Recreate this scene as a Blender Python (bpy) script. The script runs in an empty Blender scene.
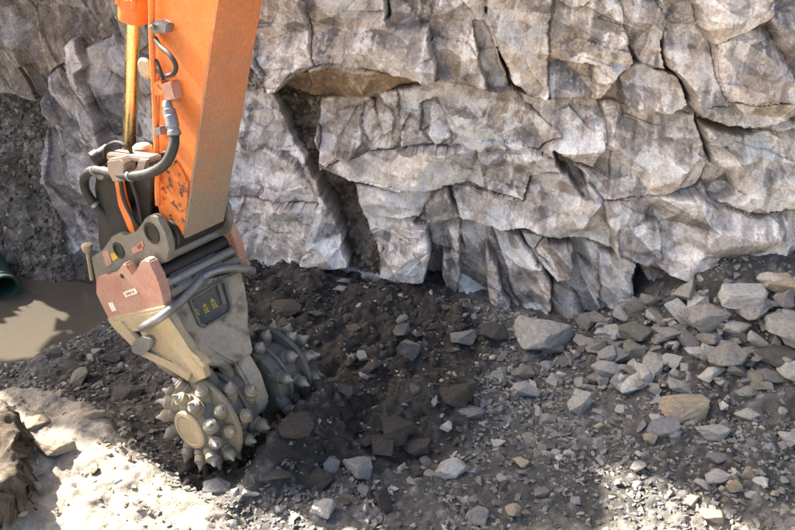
import bpy, bmesh, math, random
import numpy as np
from mathutils import Vector, Matrix

random.seed(7)
RNG = np.random.default_rng(11)
SC = bpy.context.scene
COL = SC.collection

# ------------------------------------------------------------------ camera
CAM_H, PITCH, HFOV = 3.7, math.radians(27), math.radians(56)
cam = bpy.data.cameras.new('camera')
cam.sensor_width = 36.0
cam.lens = 18.0 / math.tan(HFOV / 2)
cam.clip_end = 500
cam_o = bpy.data.objects.new('camera', cam)
cam_o.location = (0, 0, CAM_H)
cam_o.rotation_euler = (math.pi / 2 - PITCH, 0, 0)
COL.objects.link(cam_o)
SC.camera = cam_o

# ------------------------------------------------------------------ sky, sun, exposure
SUN_TO = (-0.86, 0.51)                      # horizontal direction towards the sun
SUN_EL = math.radians(42)
world = bpy.data.worlds.new('World')
SC.world = world
world.use_nodes = True
wn = world.node_tree.nodes
sky = wn.new('ShaderNodeTexSky')
sky.sky_type = 'NISHITA'
sky.sun_disc = False
sky.sun_elevation = SUN_EL
sky.sun_rotation = math.atan2(SUN_TO[0], SUN_TO[1])
sky.air_density = 1.0
sky.dust_density = 7.0
sky.ozone_density = 0.2
wn['Background'].inputs[1].default_value = 0.09
world.node_tree.links.new(sky.outputs[0], wn['Background'].inputs[0])

sun = bpy.data.lights.new('sun', 'SUN')
sun.energy = 5.0
sun.angle = math.radians(0.53)
sun.color = (1.0, 0.92, 0.80)
sun_o = bpy.data.objects.new('sun', sun)
_d = -Vector((SUN_TO[0] * math.cos(SUN_EL), SUN_TO[1] * math.cos(SUN_EL), math.sin(SUN_EL)))
sun_o.rotation_euler = _d.to_track_quat('-Z', 'Y').to_euler()
COL.objects.link(sun_o)

SC.view_settings.view_transform = 'Standard'
SC.view_settings.look = 'None'
SC.view_settings.gamma = 1.0
SC.view_settings.exposure = 2.3
SC.cycles.max_bounces = 8
SC.cycles.diffuse_bounces = 5

# ------------------------------------------------------------------ geometry of the place
FOC = 397.5 / math.tan(HFOV / 2)            # focal length in units of the 795 px wide survey sheet
CT, ST = math.cos(PITCH), math.sin(PITCH)
CAMV = Vector((0, 0, CAM_H))


def ray(px, py):
    a, b = (px - 397.5) / FOC, (265.0 - py) / FOC
    return a, CT + b * ST, -ST + b * CT


def gp(px, py, z=0.0):
    """survey point -> place on the level z"""
    r = ray(px, py)
    t = (z - CAM_H) / r[2]
    return r[0] * t, r[1] * t


WX = [-16, -10, -7, -5, -3, -2, -1, 0.25, 1.45, 2.5, 4, 8, 14]
WY = [6.8, 7.9, 8.0, 7.85, 7.5, 7.2, 6.85, 6.3, 5.75, 5.45, 5.2, 4.9, 4.4]
LEAN = 0.10


def wall_y(x):
    return np.interp(x, WX, WY)


# ------------------------------------------------------------------ numeric noise
def hsh(ix, iy, seed):
    h = (ix.astype(np.int64) * 374761393 + iy.astype(np.int64) * 668265263 + seed * 974711) & 0xFFFFFFFF
    h = ((h ^ (h >> 13)) * 1274126177) & 0xFFFFFFFF
    h = ((h ^ (h >> 16)) * 2246822519) & 0xFFFFFFFF
    h = h ^ (h >> 15)
    return (h & 0xFFFFFF).astype(np.float32) / float(0x1000000)


def vnoise(x, y, seed=0):
    x0, y0 = np.floor(x), np.floor(y)
    fx, fy = (x - x0).astype(np.float32), (y - y0).astype(np.float32)
    ux, uy = fx * fx * fx * (fx * (fx * 6 - 15) + 10), fy * fy * fy * (fy * (fy * 6 - 15) + 10)
    a, b = hsh(x0, y0, seed), hsh(x0 + 1, y0, seed)
    c, d = hsh(x0, y0 + 1, seed), hsh(x0 + 1, y0 + 1, seed)
    return ((a * (1 - ux) + b * ux) * (1 - uy) + (c * (1 - ux) + d * ux) * uy) * 2 - 1


def fbm(x, y, octv=4, seed=0, gain=0.5):
    s, amp, t = 0, 1.0, 0
    for i in range(octv):
        s = s + amp * vnoise(x, y, seed + 17 * i)
        t += amp
        amp *= gain
        x, y = x * 2.03 + 7.1, y * 2.03 - 3.7
    return s / t


def voro(x, y, seed=0, jit=0.85):
    """nearest jittered cell: offset to it, F1, F2-F1, three random numbers"""
    x0, y0 = np.floor(x), np.floor(y)
    f1 = np.full(x.shape, 9e9, np.float32)
    f2 = f1.copy()
    bx, by, cx, cy = (np.zeros(x.shape, np.float32) for _ in range(4))
    for i in (-1, 0, 1):
        for j in (-1, 0, 1):
            gx, gy = x0 + i, y0 + j
            px = gx + .5 + jit * (hsh(gx, gy, seed) - .5)
            py = gy + .5 + jit * (hsh(gx, gy, seed + 1) - .5)
            dx, dy = (x - px).astype(np.float32), (y - py).astype(np.float32)
            d = dx * dx + dy * dy
            near = d < f1
            f2 = np.where(near, f1, np.minimum(f2, d))
            f1 = np.where(near, d, f1)
            bx, by = np.where(near, dx, bx), np.where(near, dy, by)
            cx, cy = np.where(near, gx, cx), np.where(near, gy, cy)
    r = [hsh(cx, cy, seed + k) for k in (2, 3, 4)]
    return bx, by, np.sqrt(f1), np.sqrt(f2) - np.sqrt(f1), r


def facets(x, y, seed, tilt):
    """broken-rock relief: every cell is its own tilted plane"""
    bx, by, f1, ed, r = voro(x, y, seed)
    return (r[0] - .5) + tilt * ((r[1] - .5) * bx + (r[2] - .5) * by) * 2, ed, r[0]


def tri(x, y, seed):
    """random heights joined by flat triangles: crisp creases, no steps"""
    k = (x + y) * .36602540378
    u, v = x + k, y + k
    iu, iv = np.floor(u), np.floor(v)
    fu, fv = u - iu, v - iv
    a, d = hsh(iu, iv, seed), hsh(iu + 1, iv + 1, seed)
    up_ = fu > fv
    b = np.where(up_, hsh(iu + 1, iv, seed), hsh(iu, iv + 1, seed))
    hi, lo = np.maximum(fu, fv), np.minimum(fu, fv)
    return (a * (1 - hi) + b * (hi - lo) + d * lo) * 2 - 1


def tri_id(x, y, seed):
    k = (x + y) * .36602540378
    u, v = x + k, y + k
    iu, iv = np.floor(u), np.floor(v)
    return hsh(iu * 2 + ((u - iu) > (v - iv)), iv, seed)


def inside(px, py, poly):
    ins = np.zeros(px.shape, bool)
    n = len(poly)
    for i in range(n):
        x1, y1 = poly[i]
        x2, y2 = poly[(i + 1) % n]
        if y1 == y2:
            continue
        c = ((y1 > py) != (y2 > py)) & (px < (x2 - x1) * (py - y1) / (y2 - y1) + x1)
        ins ^= c
    return ins


def blur(a, n=1):
    for _ in range(n):
        p = np.pad(a, 1, mode='edge')
        a = (p[:-2, 1:-1] + p[2:, 1:-1] + p[1:-1, :-2] + p[1:-1, 2:] + 2 * p[1:-1, 1:-1]) / 6
    return a


def smooth01(t):
    t = np.clip(t, 0, 1)
    return t * t * (3 - 2 * t)


def mix(a, b, t):
    t = np.asarray(t)[..., None]
    return a * (1 - t) + np.asarray(b) * t


# ------------------------------------------------------------------ materials
def node_mat(name):
    m = bpy.data.materials.new(name)
    m.use_nodes = True
    nt = m.node_tree
    return m, nt, nt.nodes['Principled BSDF'], nt.nodes, nt.links


def tex_noise(nt, scale, detail=6, rough=.6, coord='Object', stretch=None):
    tc = nt.nodes.new('ShaderNodeTexCoord')
    n = nt.nodes.new('ShaderNodeTexNoise')
    n.inputs['Scale'].default_value = scale
    n.inputs['Detail'].default_value = detail
    n.inputs['Roughness'].default_value = rough
    src = tc.outputs[coord]
    if stretch:
        mp = nt.nodes.new('ShaderNodeMapping')
        mp.inputs['Scale'].default_value = stretch
        nt.links.new(src, mp.inputs[0])
        src = mp.outputs[0]
    nt.links.new(src, n.inputs['Vector'])
    return n.outputs['Fac']


def ramp(nt, fac, stops):
    r = nt.nodes.new('ShaderNodeValToRGB')
    e = r.color_ramp.elements
    while len(e) < len(stops):
        e.new(.5)
    for k, (p, c) in enumerate(stops):
        e[k].position = p
        e[k].color = (c, c, c, 1) if not hasattr(c, '__len__') else (*c, 1)
    nt.links.new(fac, r.inputs[0])
    return r.outputs[0]


def mixc(nt, a, b, fac, mode='MIX'):
    m = nt.nodes.new('ShaderNodeMix')
    m.data_type = 'RGBA'
    m.blend_type = mode
    for sock, v in ((m.inputs['Factor'], fac), (m.inputs[6], a), (m.inputs[7], b)):
        if hasattr(v, 'default_value') or hasattr(v, 'is_linked'):
            nt.links.new(v, sock)
        elif hasattr(v, '__len__'):
            sock.default_value = (*v, 1)
        else:
            sock.default_value = v
    return m.outputs[2]


def bump(nt, h, strength, dist, prev=None):
    b = nt.nodes.new('ShaderNodeBump')
    b.inputs['Strength'].default_value = strength
    b.inputs['Distance'].default_value = dist
    nt.links.new(h, b.inputs['Height'])
    if prev is not None:
        nt.links.new(prev, b.inputs['Normal'])
    return b.outputs[0]


def mat_vcol(name, attr='tint', var=((.3, .72), (.7, 1.18)), s1=9, s2=70, bs=.5, bd=.02, rough=.92, speck=None, grain=None):
    """mineral surface: colour of the piece, grain and fine relief on top"""
    m, nt, p, N, L = node_mat(name)
    at = N.new('ShaderNodeAttribute')
    at.attribute_name = attr
    n1 = tex_noise(nt, s1, 8, .68)
    n2 = tex_noise(nt, s2, 5, .7)
    c = mixc(nt, at.outputs['Color'], ramp(nt, n1, var), 1.0, 'MULTIPLY')
    c = mixc(nt, c, ramp(nt, n2, ((.3, .7), (.68, 1.2))), 1.0, 'MULTIPLY')
    if grain:
        c = mixc(nt, c, ramp(nt, tex_noise(nt, grain, 3, .8), ((.32, .74), (.5, 1.0), (.68, 1.24))), 1.0, 'MULTIPLY')
    if speck:
        c = mixc(nt, c, speck, ramp(nt, tex_noise(nt, s1 * 2.3, 7, .75), ((.58, 0), (.68, .75))))
    L.new(c, p.inputs['Base Color'])
    p.inputs['Roughness'].default_value = rough
    p.inputs['Specular IOR Level'].default_value = .25
    b = bump(nt, n1, bs, bd)
    b = bump(nt, n2, bs, bd * .45, b)
    L.new(b, p.inputs['Normal'])
    return m


def mat_paint(name, col, dust=(.36, .30, .23), amount=.35, rough=.45, metal=0.0, scale=6, chips=None, wet=None, low=None, chip_at=.62):
    """painted or bare steel with dirt film, optional chips and an optional dustier lower end"""
    m, nt, p, N, L = node_mat(name)
    n1 = tex_noise(nt, scale, 8, .65)
    n2 = tex_noise(nt, scale * 7, 5, .7)
    n3 = tex_noise(nt, scale * .7, 4, .55)
    c = mixc(nt, col, [v * .8 for v in col], ramp(nt, n3, ((.35, 0), (.7, 1))))
    if chips:
        c = mixc(nt, c, chips, ramp(nt, tex_noise(nt, scale * 2.2, 9, .72), ((chip_at, 0), (chip_at + .03, 1))))
    f = ramp(nt, n1, ((.5 - .35 * amount, 0), (.85 - .3 * amount, min(1, .35 + amount))))
    if low:
        tc = N.new('ShaderNodeTexCoord')
        sp = N.new('ShaderNodeSeparateXYZ')
        L.new(tc.outputs['Object'], sp.inputs[0])
        mr = N.new('ShaderNodeMapRange')
        mr.inputs[1].default_value, mr.inputs[2].default_value = low
        mr.inputs[3].default_value, mr.inputs[4].default_value = 1.1, 0.12
        L.new(sp.outputs[2], mr.inputs[0])
        ad = N.new('ShaderNodeMath')
        ad.operation = 'ADD'
        ad.use_clamp = True
        ml = N.new('ShaderNodeMath')
        ml.operation = 'MULTIPLY_ADD'
        L.new(n1, ml.inputs[0])
        ml.inputs[1].default_value, ml.inputs[2].default_value = .7, -.35
        L.new(mr.outputs[0], ad.inputs[0])
        L.new(ml.outputs[0], ad.inputs[1])
        f = ad.outputs[0]
    c = mixc(nt, c, dust, f)
    c = mixc(nt, c, ramp(nt, n2, ((.3, .78), (.7, 1.1))), 1.0, 'MULTIPLY')
    if wet:
        c = mixc(nt, c, wet, ramp(nt, tex_noise(nt, scale * .9, 6, .6), ((.52, 0), (.62, .85))))
    L.new(c, p.inputs['Base Color'])
    p.inputs['Metallic'].default_value = metal
    rr = ramp(nt, n1, ((.3, max(.05, rough - .12)), (.75, min(1, rough + .35))))
    L.new(rr, p.inputs['Roughness'])
    L.new(bump(nt, n2, .25, .004), p.inputs['Normal'])
    return m


M = {}
M['rock'] = mat_vcol('fractured_limestone', var=((.28, .55), (.5, .95), (.74, 1.35)), s1=6, s2=60, bs=.8, bd=.014, speck=(.62, .60, .56), grain=190)
M['soil'] = mat_vcol('broken_ground', grain=260, var=((.3, .6), (.7, 1.3)), s1=14, s2=95, bs=.8, bd=.02)
M['stone'] = mat_vcol('loose_stone', grain=240, var=((.3, .62), (.7, 1.25)), s1=11, s2=90, bs=.6, bd=.012)
M['far_rock'] = mat_vcol('upper_rock', s1=2, s2=20, bs=.7, bd=.05)
M['orange'] = mat_paint('orange_paint', (.82, .215, .04), dust=(.60, .24, .08), amount=.30, rough=.36, chips=(.16, .07, .035), chip_at=.685)
M['orange_worn'] = mat_paint('chipped_orange_paint', (.82, .215, .04), dust=(.60, .24, .08), amount=.3, rough=.5, chips=(.04, .033, .03), scale=5, chip_at=.52)
M['orange_dusty'] = mat_paint('dusty_orange_paint', (.66, .20, .06), dust=(.25, .21, .155), amount=.4, rough=.6, low=(.15, 1.7))
M['red'] = mat_paint('faded_red_paint', (.42, .17, .125), dust=(.42, .27, .20), amount=.6, rough=.5)
M['pinkish'] = mat_paint('faded_bracket', (.30, .225, .19), dust=(.30, .25, .195), amount=.4, rough=.45, metal=.2)
M['tan'] = mat_paint('tan_dusty_steel', (.42, .325, .185), dust=(.38, .315, .22), amount=.55, rough=.55)
M['grey'] = mat_paint('dusty_grey_steel', (.16, .155, .14), dust=(.27, .235, .18), amount=.45, rough=.5, metal=.15)
M['grey_wet'] = mat_paint('dusty_housing_steel', (.36, .315, .245), dust=(.42, .355, .265), amount=.5, rough=.6, wet=(.11, .10, .085), scale=4)
M['steel'] = mat_paint('worn_steel', (.30, .31, .33), dust=(.30, .27, .22), amount=.25, rough=.38, metal=.7)
M['dark'] = mat_paint('greasy_dark_steel', (.028, .026, .025), dust=(.11, .09, .07), amount=.12, rough=.45, metal=.2)
M['rubber'] = mat_paint('hose_rubber', (.02, .022, .022), dust=(.13, .118, .095), amount=.18, rough=.5)
M['chrome'] = mat_paint('gold_reflection_rod', (.85, .66, .34), dust=(.7, .48, .2), amount=.1, rough=.17, metal=1.0)  # gold base stands in for the sunlit ground mirrored in the chrome
M['drum'] = mat_paint('drum_steel', (.10, .105, .10), dust=(.22, .195, .15), amount=.35, rough=.55, metal=.1)
M['drum_dusty'] = mat_paint('dusty_drum_steel', (.15, .14, .115), dust=(.31, .255, .165), amount=.55, rough=.6, scale=4)
M['tip'] = mat_paint('carbide_tip', (.30, .295, .28), dust=(.27, .235, .18), amount=.5, rough=.5, metal=.3)
M['label'] = mat_paint('sticker_white', (.78, .74, .66), amount=.1, rough=.5, scale=20)
M['label_red'] = mat_paint('print_red', (.45, .07, .05), amount=.05, rough=.5, scale=20)
M['yellow'] = mat_paint('print_yellow', (.62, .47, .03), dust=(.25, .2, .1), amount=.15, rough=.5, scale=30)
M['window'] = mat_paint('recess_panel', (.055, .06, .06), dust=(.17, .16, .13), amount=.35, rough=.4)
M['pipe'] = mat_paint('green_plastic', (.015, .06, .042), dust=(.07, .075, .06), amount=.3, rough=.4)


def mat_water():
    m, nt, p, N, L = node_mat('muddy_water')
    n = tex_noise(nt, 7, 3, .5)
    n2 = tex_noise(nt, 1.1, 4, .6)
    L.new(mixc(nt, (.070, .060, .047), (.095, .083, .067), n2), p.inputs['Base Color'])
    p.inputs['Roughness'].default_value = .06
    p.inputs['IOR'].default_value = 1.42
    b = bump(nt, n, .35, .010)
    L.new(bump(nt, tex_noise(nt, 26, 2, .5, stretch=(1, .45, 1)), .2, .0025, b), p.inputs['Normal'])
    return m


M['water'] = mat_water()


# ------------------------------------------------------------------ object helpers
def link(name, me, mat, parent=None, smooth=False):
    if mat is not None and not me.materials:
        me.materials.append(mat)
    o = bpy.data.objects.new(name, me)
    COL.objects.link(o)
    if parent is not None:
        o.parent = parent
    return o


def np_mesh(name, v, quads, mat, tint=None, smooth=True, parent=None):
    me = bpy.data.meshes.new(name)
    k = quads.shape[1]
    me.vertices.add(len(v))
    me.vertices.foreach_set('co', np.ascontiguousarray(v, np.float32).ravel())
    me.loops.add(quads.size)
    me.loops.foreach_set('vertex_index', np.ascontiguousarray(quads, np.int32).ravel())
    me.polygons.add(len(quads))
    me.polygons.foreach_set('loop_start', np.arange(0, quads.size, k, dtype=np.int32))
    me.polygons.foreach_set('loop_total', np.full(len(quads), k, np.int32))
    me.polygons.foreach_set('use_smooth', np.full(len(quads), smooth, bool))
    me.update(calc_edges=True)
    if tint is not None:
        a = me.color_attributes.new('tint', 'FLOAT_COLOR', 'POINT')
        c = np.ones((len(v), 4), np.float32)
        c[:, :3] = tint
        a.data.foreach_set('color', c.ravel())
    return link(name, me, mat, parent)


def tag(o, label=None, cat=None, group=None, kind=None):
    if label:
        o['label'] = label
    if cat:
        o['category'] = cat
    if group:
        o['group'] = group
    if kind:
        o['kind'] = kind
    return o


def empty(name, loc=(0, 0, 0)):
    o = bpy.data.objects.new(name, None)
    o.empty_display_size = .1
    o.location = loc
    COL.objects.link(o)
    return o


def bm_obj(name, bm, mat, parent=None, smooth_angle=35):
    """finish a bmesh; geometry is in world space, parents stay at the origin of their mesh"""
    bmesh.ops.recalc_face_normals(bm, faces=bm.faces)
    lim = math.radians(smooth_angle)
    for f in bm.faces:
        f.smooth = True
    for e in bm.edges:
        if len(e.link_faces) == 2 and e.calc_face_angle(0) > lim:
            e.smooth = False
    q, off = parent, Vector()
    while q is not None:
        off, q = off + q.location, q.parent
    bmesh.ops.translate(bm, verts=bm.verts, vec=-off)
    me = bpy.data.meshes.new(name)
    bm.to_mesh(me)
    bm.free()
    mats = mat if isinstance(mat, (list, tuple)) else [mat]
    for m in mats:
        me.materials.append(m)
    return link(name, me, None, parent)


def prism(bm, pts, vec, bev=0.0, seg=2):
    """outline extruded along vec, edges bevelled"""
    vec = Vector(vec)
    a = [bm.verts.new(Vector(p)) for p in pts]
    b = [bm.verts.new(Vector(p) + vec) for p in pts]
    n = len(pts)
    fs = [bm.faces.new(a), bm.faces.new(b[::-1])]
    for i in range(n):
        fs.append(bm.faces.new((a[i], b[i], b[(i + 1) % n], a[(i + 1) % n])))
    if bev:
        es = {e for f in fs for e in f.edges}
        bmesh.ops.bevel(bm, geom=list(es), offset=bev, segments=seg, affect='EDGES', clamp_overlap=True)


def frame_to(z):
    z = Vector(z).normalized()
    x = z.orthogonal().normalized()
    return Matrix((x, z.cross(x), z)).transposed()


def lathe(bm, p, axis, prof, seg=24, mat=0, cap=True):
    """profile (radius, distance along axis) turned about the axis through p"""
    R, p = frame_to(axis), Vector(p)
    rings = []
    for r, h in prof:
        rings.append([bm.verts.new(p + R @ Vector((r * math.cos(2 * math.pi * k / seg), r * math.sin(2 * math.pi * k / seg), h))) for k in range(seg)])
    for a, b in zip(rings, rings[1:]):
        for k in range(seg):
            f = bm.faces.new((a[k], a[(k + 1) % seg], b[(k + 1) % seg], b[k]))
            f.material_index = mat
    if cap:
        for r_, fl in ((rings[0], True), (rings[-1], False)):
            f = bm.faces.new(r_[::-1] if fl else r_)
            f.material_index = mat


def rod(bm, p, q, r, seg=20, bev=.006, mat=0):
    p, q = Vector(p), Vector(q)
    h = (q - p).length
    b = min(bev, r * .4)
    lathe(bm, p, q - p, [(r - b, 0), (r, b), (r, h - b), (r - b, h)], seg, mat)


def spline(pts, n=8):
    P = [Vector(p) for p in pts]
    P = [P[0] * 2 - P[1]] + P + [P[-1] * 2 - P[-2]]
    out = []
    for i in range(1, len(P) - 2):
        for k in range(n):
            t = k / n
            a, b, c, d = P[i - 1], P[i], P[i + 1], P[i + 2]
            out.append(.5 * ((2 * b) + (c - a) * t + (2 * a - 5 * b + 4 * c - d) * t * t + (3 * b - a - 3 * c + d) * t ** 3))
    out.append(P[-2])
    return out


def tube(bm, pts, r, seg=12, n=8):
    c = spline(pts, n) if n else [Vector(p) for p in pts]
    rings = []
    up = (c[1] - c[0]).orthogonal().normalized()
    for i, p in enumerate(c):
        t = (c[min(i + 1, len(c) - 1)] - c[max(i - 1, 0)]).normalized()
        up = (up - t * up.dot(t)).normalized()
        s = t.cross(up)
        rings.append([bm.verts.new(p + (up * math.cos(2 * math.pi * k / seg) + s * math.sin(2 * math.pi * k / seg)) * r) for k in range(seg)])
    for a, b in zip(rings, rings[1:]):
        for k in range(seg):
            bm.faces.new((a[k], a[(k + 1) % seg], b[(k + 1) % seg], b[k]))
    bm.faces.new(rings[0][::-1])
    bm.faces.new(rings[-1])


def part(name, mat, parent, fn, ang=35):
    bm = bmesh.new()
    fn(bm)
    return bm_obj(name, bm, mat, parent, ang)


# ================================================================== ROCK FACE
PSTEP = 1.1
gx = np.arange(-175, 970, PSTEP)
gy = np.arange(-42, 348, PSTEP)
PX, PY = np.meshgrid(gx, gy)
ra, rb = (PX - 397.5) / FOC, (265.0 - PY) / FOC
ry, rz = CT + rb * ST, -ST + rb * CT
T = np.full(PX.shape, 6.0)
for _ in range(25):
    T = .5 * T + .5 * (wall_y(ra * T) + LEAN * (CAM_H + rz * T)) / ry
WXX, WZZ = ra * T, CAM_H + rz * T                      # place on the plain wall surface
WYY = wall_y(WXX) + LEAN * WZZ

# colours of the rock
PALE, WHITE, GREY, DARK = (.40, .375, .34), (.54, .52, .495), (.25, .24, .235), (.115, .11, .11)
OCHRE, BROWN, EARTH = (.335, .275, .205), (.19, .145, .10), (.085, .066, .05)
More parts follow.
